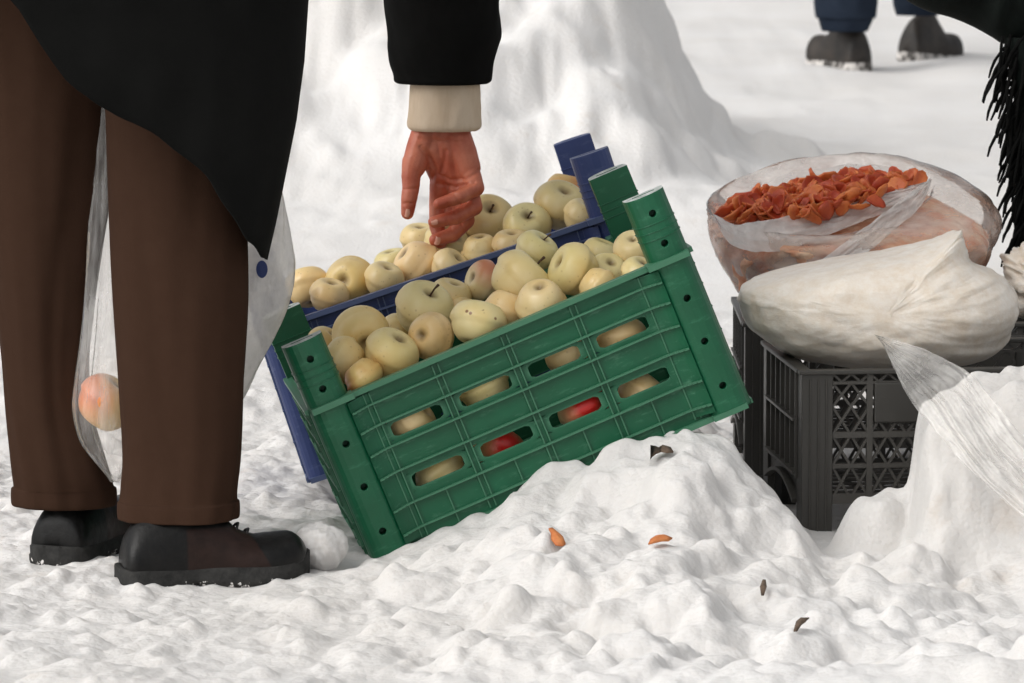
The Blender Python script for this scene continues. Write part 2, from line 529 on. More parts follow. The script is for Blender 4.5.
MAT = dict(
    snow=snow_mat(),
    green=crate_plastic("green_plastic", (0.002, 0.078, 0.032), (0.003, 0.112, 0.048), (0.10, 0.26, 0.16)),
    blue=crate_plastic("blue_plastic", (0.018, 0.036, 0.130), (0.028, 0.050, 0.170), (0.14, 0.18, 0.30)),
    green_post=crate_plastic("green_plastic_post", (0.002, 0.078, 0.032), (0.003, 0.112, 0.048), (0.05, 0.20, 0.11), False),
    blue_post=crate_plastic("blue_plastic_post", (0.018, 0.036, 0.130), (0.028, 0.050, 0.170), (0.09, 0.12, 0.24), False),
    frost_glare=plain("frost_glare_post_top", (0.30, 0.36, 0.32), (0.62, 0.64, 0.62), 0.6, 80),  # post tops: frost, with the glare on them put into the colour
    black=crate_plastic("black_plastic", (0.012, 0.0115, 0.010), (0.024, 0.023, 0.020), (0.12, 0.112, 0.10)),
    trousers=plain("brown_cloth", (0.040, 0.0208, 0.0132), (0.043, 0.0226, 0.0145), 0.95, 40, bscale=320, bstr=0.3, bdist=0.001, spec=0.06),
    coat=plain("black_cloth", (0.0034, 0.0035, 0.0032), (0.0052, 0.0053, 0.0049), 0.95, 10, bscale=200, bstr=0.3, bdist=0.001, spec=0.12),
    shawl=plain("dark_green_black_cloth", (0.004, 0.006, 0.005), (0.008, 0.012, 0.010), 0.9, 14, bscale=160, bstr=0.4, bdist=0.002, spec=0.15),
    navy=plain("navy_cloth", (0.010, 0.016, 0.028), (0.018, 0.026, 0.042), 0.9, 10, bscale=120, spec=0.15),
    cuff=plain("beige_knit", (0.54, 0.42, 0.30), (0.66, 0.54, 0.41), 0.95, 30, bscale=300, bstr=0.5, bdist=0.001, stretch=(1, 1, 0.2), spec=0.1),
    skin=plain("cold_red_skin", (0.43, 0.085, 0.040), (0.58, 0.185, 0.105), 0.45, 26, bscale=180, bstr=0.35, bdist=0.0015, sss=0.15),
    nail=plain("fingernail", (0.58, 0.27, 0.19), rough=0.3),
    leather=plain("black_leather", (0.004, 0.004, 0.004), (0.011, 0.010, 0.009), 0.5, 30, bscale=90, bstr=0.35, bdist=0.002),
    shoe_leather=None,
    leather_brown=plain("dark_brown_leather", (0.012, 0.0055, 0.004), (0.022, 0.010, 0.0075), 0.7, 30, bscale=120, bstr=0.4, bdist=0.002, spec=0.25),
    rubber=plain("dark_rubber", (0.014, 0.014, 0.0135), (0.036, 0.035, 0.033), 0.75, 40, bscale=90, bstr=0.5, bdist=0.002, spec=0.3),
    boot=plain("grey_brown_boot_leather", (0.010, 0.008, 0.0065), (0.034, 0.026, 0.020), 0.6, 18, bscale=80, bstr=0.4, bdist=0.003),
    sole_snow=plain("snow_caked_sole", (0.05, 0.045, 0.04), (0.6, 0.57, 0.54), 0.8, 40, lo=0.45, hi=0.55),
    apple=apple_mat("pale_apple_skin", (0.79, 0.61, 0.27), (0.84, 0.69, 0.37)),
    apple_warm=apple_mat("yellow_apple_skin", (0.79, 0.56, 0.23), (0.84, 0.65, 0.33)),
    apple_speck=apple_mat("speckled_apple_skin", (0.79, 0.60, 0.28), (0.84, 0.68, 0.37), speck=1.0),
    apple_blush=apple_mat("blushed_apple_skin", (0.70, 0.55, 0.28), (0.76, 0.63, 0.37), (0.55, 0.10, 0.05), 0.7),
    apple_red=apple_mat("red_apple_skin", (0.74, 0.55, 0.24), (0.80, 0.62, 0.32), (0.55, 0.02, 0.015), 1.0),
    apple_orange=apple_mat("orange_apple_skin", (0.74, 0.42, 0.13), (0.80, 0.54, 0.22), (0.62, 0.13, 0.04), 0.85),
    stem=plain("apple_stem", (0.05, 0.025, 0.012), (0.09, 0.045, 0.02), 0.8, 60),
    calyx=plain("apple_calyx", (0.03, 0.022, 0.010), (0.07, 0.05, 0.02), 0.9, 90),
    fruit=plain("dried_orange_fruit", (0.46, 0.075, 0.016), (0.70, 0.22, 0.055), 0.5, 30, bscale=70, bstr=0.5, bdist=0.003, sss=0.12),
    fruit_dark=plain("dried_red_fruit", (0.36, 0.035, 0.012), (0.54, 0.10, 0.025), 0.5, 30, bscale=70, bstr=0.5, bdist=0.003, sss=0.12),
    fruit_fill=plain("dried_fruit_heap", (0.72, 0.28, 0.14), (0.86, 0.60, 0.42), 0.7, 38, bscale=40, bstr=0.8, bdist=0.01),
    film=film("clear_film", (0.98, 0.97, 0.96), (0.04, 0.42), streak=(3, 3, 0.6), scale=9, white=(0.9, 0.88, 0.85)),
    film_tail=film("wrinkled_clear_film", (0.98, 0.97, 0.96), (0.20, 0.62), streak=(1, 1, 1), scale=10, white=(0.94, 0.92, 0.89)),
    film_bag=film("milky_film", (0.98, 0.96, 0.94), (0.10, 0.56), streak=(1.2, 1.2, 2.4), scale=8, white=(0.92, 0.90, 0.87)),
    film_white=film("white_film", (0.95, 0.94, 0.93), (0.55, 0.90), streak=(3, 3, 2), scale=7, white=(0.92, 0.90, 0.87)),
    print=plain("blue_print", (0.02, 0.04, 0.16), rough=0.5),
    peel=plain("orange_peel", (0.46, 0.13, 0.035), (0.58, 0.22, 0.07), 0.7, 60),
    leaf=plain("dead_leaf", (0.06, 0.04, 0.028), (0.16, 0.11, 0.075), 0.9, 60, bscale=90),
)


def white_bag_mat():
    """milky bag pressed against pale shredded contents"""
    m, nt, b = new_mat("white_filled_bag")
    n = noise_node(nt, 40, 8, 0.75)
    r = ramp(nt, n.outputs["Fac"], [(0.30, (0.74, 0.63, 0.50)), (0.62, (0.86, 0.80, 0.72))])
    nt.links.new(r.outputs[0], b.inputs["Base Color"])
    b.inputs["Roughness"].default_value = 0.5
    b.inputs["Subsurface Weight"].default_value = 0.4; b.inputs["Subsurface Radius"].default_value = (1, .9, .8); b.inputs["Subsurface Scale"].default_value = 0.02
    b.inputs["Coat Weight"].default_value = 0.25; b.inputs["Coat Roughness"].default_value = 0.22
    n2 = noise_node(nt, 42, 6, 0.65, stretch=(0.7, 1, 1.3))
    bump(nt, b, n2.outputs["Fac"], 0.4, 0.006)
    return m


MAT['white_bag'] = white_bag_mat()


def shoe_leather_mat():
    m, nt, b = new_mat("two_tone_shoe_leather")
    tc = nt.nodes.new("ShaderNodeTexCoord"); sep = nt.nodes.new("ShaderNodeSeparateXYZ"); nt.links.new(tc.outputs["Object"], sep.inputs[0])
    def mr(src, a, c):
        n = nt.nodes.new("ShaderNodeMapRange"); n.inputs["From Min"].default_value = a; n.inputs["From Max"].default_value = c
        nt.links.new(src, n.inputs["Value"]); return n.outputs[0]
    sl = nt.nodes.new("ShaderNodeMath"); sl.operation = 'MULTIPLY_ADD'; sl.inputs[1].default_value = 0.55
    nt.links.new(sep.outputs["Z"], sl.inputs[0]); nt.links.new(sep.outputs["X"], sl.inputs[2])
    f = None
    for o in (mr(sep.outputs["X"], 0.078, 0.081), mr(sl.outputs[0], 0.202, 0.199), mr(sep.outputs["Z"], 0.079, 0.076)):
        if f is None: f = o
        else:
            k = nt.nodes.new("ShaderNodeMath"); k.operation = 'MULTIPLY'; nt.links.new(f, k.inputs[0]); nt.links.new(o, k.inputs[1]); f = k.outputs[0]
    n = noise_node(nt, 45, 6, 0.7)
    r1 = ramp(nt, n.outputs["Fac"], [(0.35, (0.003, 0.003, 0.003)), (0.7, (0.008, 0.0075, 0.007))])
    r2 = ramp(nt, n.outputs["Fac"], [(0.35, (0.014, 0.0065, 0.0045)), (0.7, (0.024, 0.011, 0.008))])
    mx = nt.nodes.new("ShaderNodeMix"); mx.data_type = 'RGBA'
    nt.links.new(f, mx.inputs["Factor"]); nt.links.new(r1.outputs[0], mx.inputs["A"]); nt.links.new(r2.outputs[0], mx.inputs["B"])
    n2 = noise_node(nt, 130, 4, 0.7)
    r3 = ramp(nt, n2.outputs["Fac"], [(0.70, 0.0), (0.80, 0.35)])
    mz = nt.nodes.new("ShaderNodeMix"); mz.data_type = 'RGBA'
    nt.links.new(r3.outputs[0], mz.inputs["Factor"]); nt.links.new(mx.outputs["Result"], mz.inputs["A"]); mz.inputs["B"].default_value = (0.10, 0.09, 0.08, 1)
    nt.links.new(mz.outputs["Result"], b.inputs["Base Color"])
    b.inputs["Specular IOR Level"].default_value = 0.25
    rr = ramp(nt, n.outputs["Fac"], [(0.3, 0.30), (0.7, 0.55)]); nt.links.new(rr.outputs[0], b.inputs["Roughness"])
    n3 = noise_node(nt, 85, 4); bump(nt, b, n3.outputs["Fac"], 0.4, 0.002)
    return m


MAT['shoe_leather'] = shoe_leather_mat()


def snowy_rubber():
    m, nt, b = new_mat("rubber_with_caked_snow")
    tc = nt.nodes.new("ShaderNodeTexCoord"); sep = nt.nodes.new("ShaderNodeSeparateXYZ"); nt.links.new(tc.outputs["Object"], sep.inputs[0])
    n = noise_node(nt, 60, 6, 0.7)
    r1 = ramp(nt, n.outputs["Fac"], [(0.35, (0.010, 0.010, 0.0095)), (0.7, (0.034, 0.033, 0.031))])
    n2 = noise_node(nt, 120, 5, 0.65)
    k = nt.nodes.new("ShaderNodeMath"); k.operation = 'MULTIPLY_ADD'; k.inputs[1].default_value = -14.0
    nt.links.new(sep.outputs["Z"], k.inputs[0]); nt.links.new(n2.outputs["Fac"], k.inputs[2])
    r2 = ramp(nt, k.outputs[0], [(0.46, 0.0), (0.50, 1.0)])
    mx = nt.nodes.new("ShaderNodeMix"); mx.data_type = 'RGBA'
    nt.links.new(r2.outputs[0], mx.inputs["Factor"]); nt.links.new(r1.outputs[0], mx.inputs["A"]); mx.inputs["B"].default_value = (0.70, 0.68, 0.66, 1)
    nt.links.new(mx.outputs["Result"], b.inputs["Base Color"]); b.inputs["Roughness"].default_value = 0.75; b.inputs["Specular IOR Level"].default_value = 0.3
    bump(nt, b, n2.outputs["Fac"], 0.6, 0.003)
    return m


MAT['rubber'] = snowy_rubber()


# ------------------------------------------------------------------ crate frames (needed by the snow that banks against them)
def crate_frame(roll, yaw, dip=0.0):
    cr, sr = math.cos(math.radians(roll)), math.sin(math.radians(roll))
    cy, sy = math.cos(math.radians(yaw)), math.sin(math.radians(yaw))
    R = Matrix(((cr * cy, -sy, -sr * cy), (cr * sy, cy, -sr * sy), (sr, 0, cr)))
    if dip:
        R = R @ Matrix.Rotation(math.radians(dip), 3, 'X')
    return R


GO = G(373, 566)
GR = crate_frame(22.4, 7.0)
GL, GW, GH, GP = 0.538, 0.34, 0.222, 0.088
BO = P(309, 483, 7.60)
BR = crate_frame(18.3, 4.0, -1.5)
BL, BW, BH, BP = 0.540, 0.34, 0.222, 0.088


# ------------------------------------------------------------------ snow
def snow_h(x, y):
    x = np.asarray(x, float); y = np.asarray(y, float)
    cy, sy = math.cos(math.radians(7)), math.sin(math.radians(7))
    a = (x - GO.x) * cy + (y - GO.y) * sy
    b = -(x - GO.x) * sy + (y - GO.y) * cy
    near = 1 - sstep(8.6, 10.5, y)
    left = 1 - sstep(-0.22, -0.02, x)                       # trodden flat where the shopper stands
    h = 0.018 * fbm(x * 1.6, y * 1.1, 4, 3) + 0.010 * fbm(x * 6, y * 4, 3, 9)
    h = h * (1 - 0.6 * left * near) * (0.55 + 0.45 * near)
    # mound that the crates are pushed into
    t = math.tan(math.radians(22.4))
    wob = 0.035 * vnoise(x * 7, y * 7, 40)
    ramp_ = np.clip(a, 0, 0.44) * t
    right = (1 - sstep(0.36, 0.70, a + wob * 0.3)) * (1 - sstep(0.48, 0.54, a) * sstep(0.08, 0.30, b))
    front = sstep(-0.40, 0.0, b + wob) ** 1.15
    back = 1 - sstep(0.62, 1.0, b)
    mound = ramp_ * right * front * back
    inside = sstep(-0.005, 0.02, a) * (1 - sstep(0.49, 0.52, a)) * sstep(0.0, 0.02, b) * (1 - sstep(0.95, 1.1, b))
    h = h * (1 - 0.85 * inside) + mound - 0.012 * inside - 0.02 * sstep(0.36, 0.6, b) * inside
    # a lip of crumbled snow along the foot of the green crate
    lip = np.exp(-((b + 0.025) / 0.03) ** 2) * sstep(0.08, 0.16, a) * (1 - sstep(0.48, 0.55, a))
    h = h + lip * (0.006 + 0.014 * vnoise(x * 26, y * 26, 77))
    # lumps
    wx = x + 0.02 * vnoise(x * 14, y * 14, 51); wy = y + 0.02 * vnoise(x * 14, y * 14, 52)
    lump = (1 - inside) * near * (1 - 0.72 * left) * sstep(5.2, 6.2, y)
    crest = sstep(0.25, 0.36, a) * (1 - sstep(0.62, 0.70, a)) * sstep(-0.16, -0.06, b) * (1 - sstep(0.3, 0.4, b))
    lump = lump * (1 - 0.65 * crest)
    blk = 1 - sstep(0.30, 0.37, x) * (1 - sstep(0.55, 0.62, x)) * sstep(7.0, 7.2, y) * (1 - sstep(8.1, 8.3, y))    # under the black crates
    lump = lump * (0.12 + 0.88 * blk)
    h = h + lump * 0.022 * puffs(wx * 7, wy * 6, 5, 0.7)
    h = h + lump * 0.013 * puffs(wx * 15, wy * 13, 15, 0.65)
    h = h + lump * 0.0085 * puffs(wx * 31, wy * 27, 25, 0.6) + lump * 0.0050 * puffs(wx * 55, wy * 50, 26, 0.6)
    h = h + lump * 0.020 * puffs(wx * 11, wy * 10, 29, 0.22) ** 0.6
    h = h + lump * (0.006 * fbm(x * 30, y * 26, 3, 27) + 0.008 * fbm(x * 11, y * 9, 2, 28))
    h = h + near * (1 - inside) * (0.0045 + 0.002 * left) * puffs(wx * 60, wy * 52, 35, 0.6)
    h = h + near * left * (1 - inside) * 0.010 * puffs(wx * 16, wy * 14, 16, 0.35)
    # big soft rolls in the foreground on the right
    fg = sstep(-0.15, 0.15, x) * (1 - sstep(6.75, 7.1, y)) * sstep(4.5, 5.8, y)
    h = h + fg * (0.045 * fbm(x * 2.6, y * 2.6, 2, 61) + 0.010)
    # bank of shovelled snow against the black crate, broken off steeply on its left
    e = x - 0.528 - 0.008 * vnoise(y * 40 + 3, x * 30, 71) - 0.006 * vnoise(y * 12, x * 5, 72)
    prof = sstep(6.88, 7.06, y) * (1 - sstep(7.17, 7.235, y))
    bank = 0.215 * sstep(-0.008, 0.010, e) * (0.80 + 0.20 * sstep(0.0, 0.06, e))
    bank = bank * (1 + 0.06 * fbm(x * 22, y * 20, 3, 76)) + 0.010 * puffs(x * 24, y * 22, 78, 0.5) * (e > 0.01)
    bank = bank * prof * (1 - 0.25 * sstep(0.5, 1.3, e)) * (1 + 0.05 * vnoise(x * 6, y * 6, 73))
    h = np.maximum(h, bank + 0.35 * h)
    d2 = ((x - 0.492 + 0.012 * vnoise(x * 20, y * 20, 79)) / 0.080) ** 2 + ((y - 7.13) / 0.085) ** 2
    h = np.maximum(h, 0.076 * np.clip(1 - d2 ** 1.6, 0, 1) ** 0.6 * (1 + 0.16 * fbm(x * 17, y * 17, 3, 74)) + 0.008 * puffs(x * 40, y * 36, 75, 0.6) * (d2 < 1))
    # ploughed heap behind
    xx = x + 0.10 + 0.05 * vnoise(x * 1.7, y * 1.1, 81)
    ex = np.interp(xx, [-3.2, -1.6, -0.6, 0.0, 0.24, 0.33, 0.41, 0.48, 0.55, 0.66, 0.80], [0.05, 0.40, 0.62, 0.74, 0.72, 0.56, 0.36, 0.22, 0.11, 0.02, 0.0])
    ey = np.interp(y + 0.12 * vnoise(x * 2.2, y * 1.3, 82), [11.0, 11.7, 12.3, 12.9, 13.4, 14.0, 15.0], [0.0, 0.10, 0.38, 0.80, 1.0, 0.7, 0.0])
    hp = ex * ey
    crag = 1 + 0.10 * fbm(x * 1.8, y * 1.8, 2, 83)
    h = h + hp * crag
    hp2 = 0.045 * np.exp(-((x - 0.63) / 0.07) ** 2 - ((y - 13.4) / 0.25) ** 2) + 0.05 * np.exp(-((x - 0.50) / 0.2) ** 2 - ((y - 11.6) / 0.5) ** 2)
    h = h + hp2 * crag
    msk = np.clip(hp * 4, 0, 1)
    h = h + msk * (0.030 * fbm(x * 6, y * 6, 3, 86) + 0.012 * fbm(x * 19, y * 19, 3, 87))
    h = h + msk * 0.055 * puffs(x * 4.6, y * 4.0, 88, 0.6) + msk * 0.032 * puffs(x * 10, y * 9, 89, 0.6) + msk * 0.012 * puffs(x * 22, y * 20, 90, 0.6)
    # trodden street beyond
    far = sstep(9.5, 12, y)
    h = h + far * (0.012 * fbm(x * 3, y * 1.4, 3, 91) - 0.018 * puffs(x * 2.6, y * 1.7, 93, 0.25))
    foot = np.exp(-((x - 0.400) / 0.032) ** 2 - ((y - 7.12) / 0.20) ** 2)      # trampled round the crate's front leg
    h = h * (1 - 0.9 * foot)
    return h


SNOW = {}


def settled(x, y):
    """height of the finished snow, clods included"""
    xs, ys, Z = SNOW['xs'], SNOW['ys'], SNOW['Z']
    x = np.asarray(x, float); y = np.asarray(y, float)
    i = np.clip(np.searchsorted(xs, x) - 1, 0, len(xs) - 2); j = np.clip(np.searchsorted(ys, y) - 1, 0, len(ys) - 2)
    u = (x - xs[i]) / (xs[i + 1] - xs[i]); v = (y - ys[j]) / (ys[j + 1] - ys[j])
    return (Z[j, i] * (1 - u) + Z[j, i + 1] * u) * (1 - v) + (Z[j + 1, i] * (1 - u) + Z[j + 1, i + 1] * u) * v


def sh(x, y):
    return float(settled(np.array([x]), np.array([y]))[0])


def on_snow(px, py, d0=5.5, d1=16.0):
    """where the line of sight through a photo point meets the snow"""
    ds = np.linspace(d0, d1, 4000)
    xs = (px - 512.0) / F_PX * ds; yc = -(py - 341.5) / F_PX * ds
    Y = ds * CT + yc * ST; Z = CAM_H + yc * CT - ds * ST
    k = np.argmax(Z < settled(xs, Y))
    return Vector((xs[k], Y[k], Z[k]))


def axis(dense0, dense1, step, lo, hi, grow=1.12):
    a = list(np.arange(dense0, dense1 + 1e-6, step))
    s = step; v = dense0; l = []
    while v > lo:
        s *= grow; v -= s; l.append(v)
    s = step; v = a[-1]; r = []
    while v < hi:
        s *= grow; v += s; r.append(v)
    return np.array(l[::-1] + a + r)


def stamp_clods(xs, ys, Z):
    """crumbs and clods of snow that lie half sunk on the surface, each settled on what is already there"""
    rs = np.random.RandomState(21)
    cy, sy = math.cos(math.radians(7)), math.sin(math.radians(7))
    for n, r0, r1, pw, reg in ((260, 0.020, 0.050, 1.6, 0), (1500, 0.010, 0.024, 1.5, 0), (5500, 0.005, 0.011, 1.3, 0), (200, 0.03, 0.09, 1.5, 1), (700, 0.015, 0.04, 1.5, 1)):
        m = n * 3
        if reg == 0:
            x = rs.uniform(-0.95, 0.98, m); y = rs.uniform(6.25, 8.3, m)
        else:
            x = rs.uniform(-0.92, 0.75, m); y = rs.uniform(11.2, 13.6, m)
        a = (x - GO.x) * cy + (y - GO.y) * sy; b = -(x - GO.x) * sy + (y - GO.y) * cy
        clump = 0.9 * fbm(x * 4, y * 3.2, 3, 800 + int(r0 * 1e4)) + 0.35 * (x > -0.2)
        keep = ~((a > -0.04) & (a < 0.57) & (b > -0.018) & (b < 1.0)) & ~((a > -0.08) & (a < 0.12) & (b > -0.12) & (b < 0.1))
        keep &= ~((x > 0.30) & (y > 7.24) & (y < 8.4))
        keep &= ~((a > 0.36) & (a < 0.64) & (b > -0.10) & (b < 0.3) & (r0 > 0.009))
        keep &= ~((x > 0.33) & (x < 0.47) & (y > 6.95) & (y < 7.35))
        keep &= ~((x < -0.20) & (y > 6.92) & (y < 7.45))
        clump = clump - 0.45 * (x > 0.15) * (y < 6.95) - 0.25 * (x < -0.2)
        keep &= clump > rs.uniform(-0.5, 1.0, m)
        if r0 >= 0.02 and reg == 0: keep &= (x > -0.25)
        x = x[keep][:n]; y = y[keep][:n]
        r = r0 + (r1 - r0) * rs.uniform(0, 1, len(x)) ** pw
        for k in range(len(x)):
            R_ = r[k] * 1.5
            i0, i1 = np.searchsorted(xs, [x[k] - R_, x[k] + R_]); j0, j1 = np.searchsorted(ys, [y[k] - R_, y[k] + R_])
            if i1 - i0 < 2 or j1 - j0 < 2: continue
            dx = xs[i0:i1][None] - x[k]; dy = ys[j0:j1][:, None] - y[k]
            an = rs.uniform(0, 3.14); el = rs.uniform(0.65, 1.0)
            u = (dx * math.cos(an) + dy * math.sin(an)) / r[k]; v = (-dx * math.sin(an) + dy * math.cos(an)) / (r[k] * el)
            ph = rs.uniform(0, 6.28, 3)
            d2 = u * u + v * v
            d2 = d2 * (1 + 0.22 * np.sin(2.6 * u + ph[0]) + 0.22 * np.sin(3.1 * v + ph[1]))
            top = r[k] * (rs.uniform(0.35, 0.65) if reg == 0 else rs.uniform(0.15, 0.35)) * np.clip(1 - d2, 0, 1) ** 0.5 * (1 + 0.15 * np.sin(5 * u + ph[2]))
            jc, ic = (j0 + j1) // 2, (i0 + i1) // 2
            w = Z[j0:j1, i0:i1]
            base = 0.5 * w + 0.5 * Z[min(jc, len(ys) - 1), min(ic, len(xs) - 1)]
            Z[j0:j1, i0:i1] = np.where(d2 < 1, np.maximum(w, base + top - 0.12 * r[k]), w)


def build_snow():
    xs = axis(-0.95, 1.0, 0.0040, -60, 60, 1.06)
    ys = np.concatenate([axis(6.2, 8.3, 0.0052, -6, 8.31, 1.03)[:-2], axis(8.3, 8.31, 0.009, 8.3, 14.5, 1.0045)[1:]])
    ys = np.unique(np.concatenate([ys, axis(ys[-1], ys[-1] + 0.01, 0.04, ys[-1], 120, 1.035)[1:]]))
    X, Y = np.meshgrid(xs, ys)
    Z = snow_h(X, Y)
    stamp_clods(xs, ys, Z)
    nx, ny = len(xs), len(ys)
    for _ in range(2):                                  # wind and thaw have rounded every edge
        Z[1:-1] = (Z[:-2] + 2 * Z[1:-1] + Z[2:]) / 4
        Z[:, 1:-1] = (Z[:, :-2] + 2 * Z[:, 1:-1] + Z[:, 2:]) / 4
    far_ = sstep(9.0, 10.5, ys)[:, None]
    for _ in range(1):
        B = Z.copy()
        B[1:-1] = (Z[:-2] + 2 * Z[1:-1] + Z[2:]) / 4
        B[:, 2:-2] = (B[:, :-4] + B[:, 1:-3] + B[:, 2:-2] + B[:, 3:-1] + B[:, 4:]) / 5
        Z = Z * (1 - far_) + B * far_
    SNOW.update(xs=xs, ys=ys, Z=Z)
    co = np.stack([X, Y, Z], -1).reshape(-1, 3).astype(np.float32)
    i = np.arange(nx * ny).reshape(ny, nx)
    q = np.stack([i[:-1, :-1], i[:-1, 1:], i[1:, 1:], i[1:, :-1]], -1).reshape(-1, 4).astype(np.int32)
    me = bpy.data.meshes.new("snow_ground")
    me.vertices.add(len(co)); me.vertices.foreach_set("co", co.ravel())
    me.loops.add(q.size); me.loops.foreach_set("vertex_index", q.ravel())
    me.polygons.add(len(q)); me.polygons.foreach_set("loop_start", np.arange(0, q.size, 4, dtype=np.int32))
    me.polygons.foreach_set("loop_total", np.full(len(q), 4, dtype=np.int32))
    me.update(calc_edges=True)
    me.polygons.foreach_set("use_smooth", np.ones(len(q), dtype=bool))
    me.materials.append(MAT['snow'])
    o = link(bpy.data.objects.new("snow_ground", me))
    tag(o, "trodden and heaped white snow covering the whole street", None, None, "structure")


build_snow()



# ------------------------------------------------------------------ green and blue fruit crates
def slot_panel(mb, L, H, slots, t=0.003, y=0.0):
    """upright sheet in the x-z plane with rounded slots: cells round each slot are built as rings"""
    xs = sorted({0.0, L} | {round(c[0] - c[2], 5) for c in slots} | {round(c[0] + c[2], 5) for c in slots})
    zs = sorted({0.0, H} | {round(c[1] - c[3], 5) for c in slots} | {round(c[1] + c[3], 5) for c in slots})
    cells = {}
    for c in slots:
        cells[(round(c[0] - c[2], 5), round(c[1] - c[3], 5))] = c
    for i in range(len(xs) - 1):
        for k in range(len(zs) - 1):
            x0, x1, z0, z1 = xs[i], xs[i + 1], zs[k], zs[k + 1]
            c = cells.get((x0, z0))
            if c is None:
                mb.add([(x0, y, z0), (x1, y, z0), (x1, y, z1), (x0, y, z1)], [(0, 1, 2, 3)])
                mb.add([(x0, y + t, z0), (x1, y + t, z0), (x1, y + t, z1), (x0, y + t, z1)], [(3, 2, 1, 0)])
            else:
                n = 32; inn = []; outr = []
                hx, hz = c[4], c[5]; r = hz * 0.62
                for q in range(n):
                    an = 2 * math.pi * (q + 0.5) / n
                    dx, dz = math.cos(an), math.sin(an)
                    cx, cz = (c[0], c[1])
                    ex, ez = (x1 - x0) / 2, (z1 - z0) / 2
                    # rounded rectangle by angle within a square parametrisation
                    m = max(abs(dx), abs(dz)); sx, sz = dx / m, dz / m
                    outr.append((cx + sx * ex, cz + sz * ez))
                    qx, qz = sx * hx, sz * hz
                    ix, iz = max(-hx + r, min(hx - r, qx)), max(-hz + r, min(hz - r, qz))
                    vx, vz = qx - ix, qz - iz; l = math.hypot(vx, vz)
                    if l > r: vx, vz = vx / l * r, vz / l * r
                    inn.append((cx + ix + vx, cz + iz + vz))
                vs = [(p[0], y, p[1]) for p in outr] + [(p[0], y, p[1]) for p in inn] + \
                     [(p[0], y + t, p[1]) for p in outr] + [(p[0], y + t, p[1]) for p in inn]
                fs = []
                for q in range(n):
                    q2 = (q + 1) % n
                    fs.append((q, q2, n + q2, n + q)); fs.append((n + q, n + q2, 3 * n + q2, 3 * n + q))
                    fs.append((2 * n + q2, 2 * n + q, 3 * n + q, 3 * n + q2))
                mb.add(vs, fs)


def post_mesh(H, P_, w=0.0280, dep=0.036, holes=(), thin=()):
    """corner post, rounded towards -y, with bored holes"""
    prof = []
    for k in range(13):
        a = math.pi + math.pi * k / 12
        prof.append((w * math.copysign(abs(math.cos(a)) ** 0.8, math.cos(a)), 0.023 * math.sin(a)))
    prof += [(w, dep - 0.02), (-w, dep - 0.02)]
    mb = MB(); mb.prism(prof, 0.004, H + P_, 0, 0.985)
    o = mb.build("corner_post", [])
    cut = MB()
    for z in holes:
        pr = [(0.0048 * math.cos(2 * math.pi * k / 14), 0.0048 * math.sin(2 * math.pi * k / 14)) for k in range(14)]
        vs = [(p[0], -0.04, z + p[1]) for p in pr] + [(p[0], -0.001, z + p[1]) for p in pr]
        cut.add(vs, [(k, (k + 1) % 14, 14 + (k + 1) % 14, 14 + k) for k in range(14)] + [tuple(reversed(range(14))), tuple(range(14, 28))])
    # hollow top
    cut.prism([(-w * 0.55, -0.003), (w * 0.55, -0.003), (w * 0.55, 0.004), (-w * 0.55, 0.004)], H + P_ - 0.03, H + P_ + 0.02)
    c = cut.build("cutter", [])
    bm = bmesh.new(); bm.from_mesh(c.data); bmesh.ops.recalc_face_normals(bm, faces=bm.faces); bm.to_mesh(c.data); bm.free()
    bm = bmesh.new(); bm.from_mesh(o.data); bmesh.ops.recalc_face_normals(bm, faces=bm.faces); bm.to_mesh(o.data); bm.free()
    md = o.modifiers.new("b", 'BOOLEAN'); md.object = c; md.operation = 'DIFFERENCE'; md.solver = 'EXACT'
    dg = bpy.context.evaluated_depsgraph_get(); dg.update()
    me = bpy.data.meshes.new_from_object(o.evaluated_get(dg))
    vs = [tuple(v.co) for v in me.vertices]; fs = [tuple(p.vertices) for p in me.polygons]
    for x in (o, c): bpy.data.objects.remove(x)
    mb = MB(); mb.add(vs, fs)
    for z in thin:                                     # moulded rings
        pr = [(p[0] * 1.03, p[1] * 1.05) for p in prof]
        mb.prism(pr, z - 0.0008, z + 0.0008)
    return mb


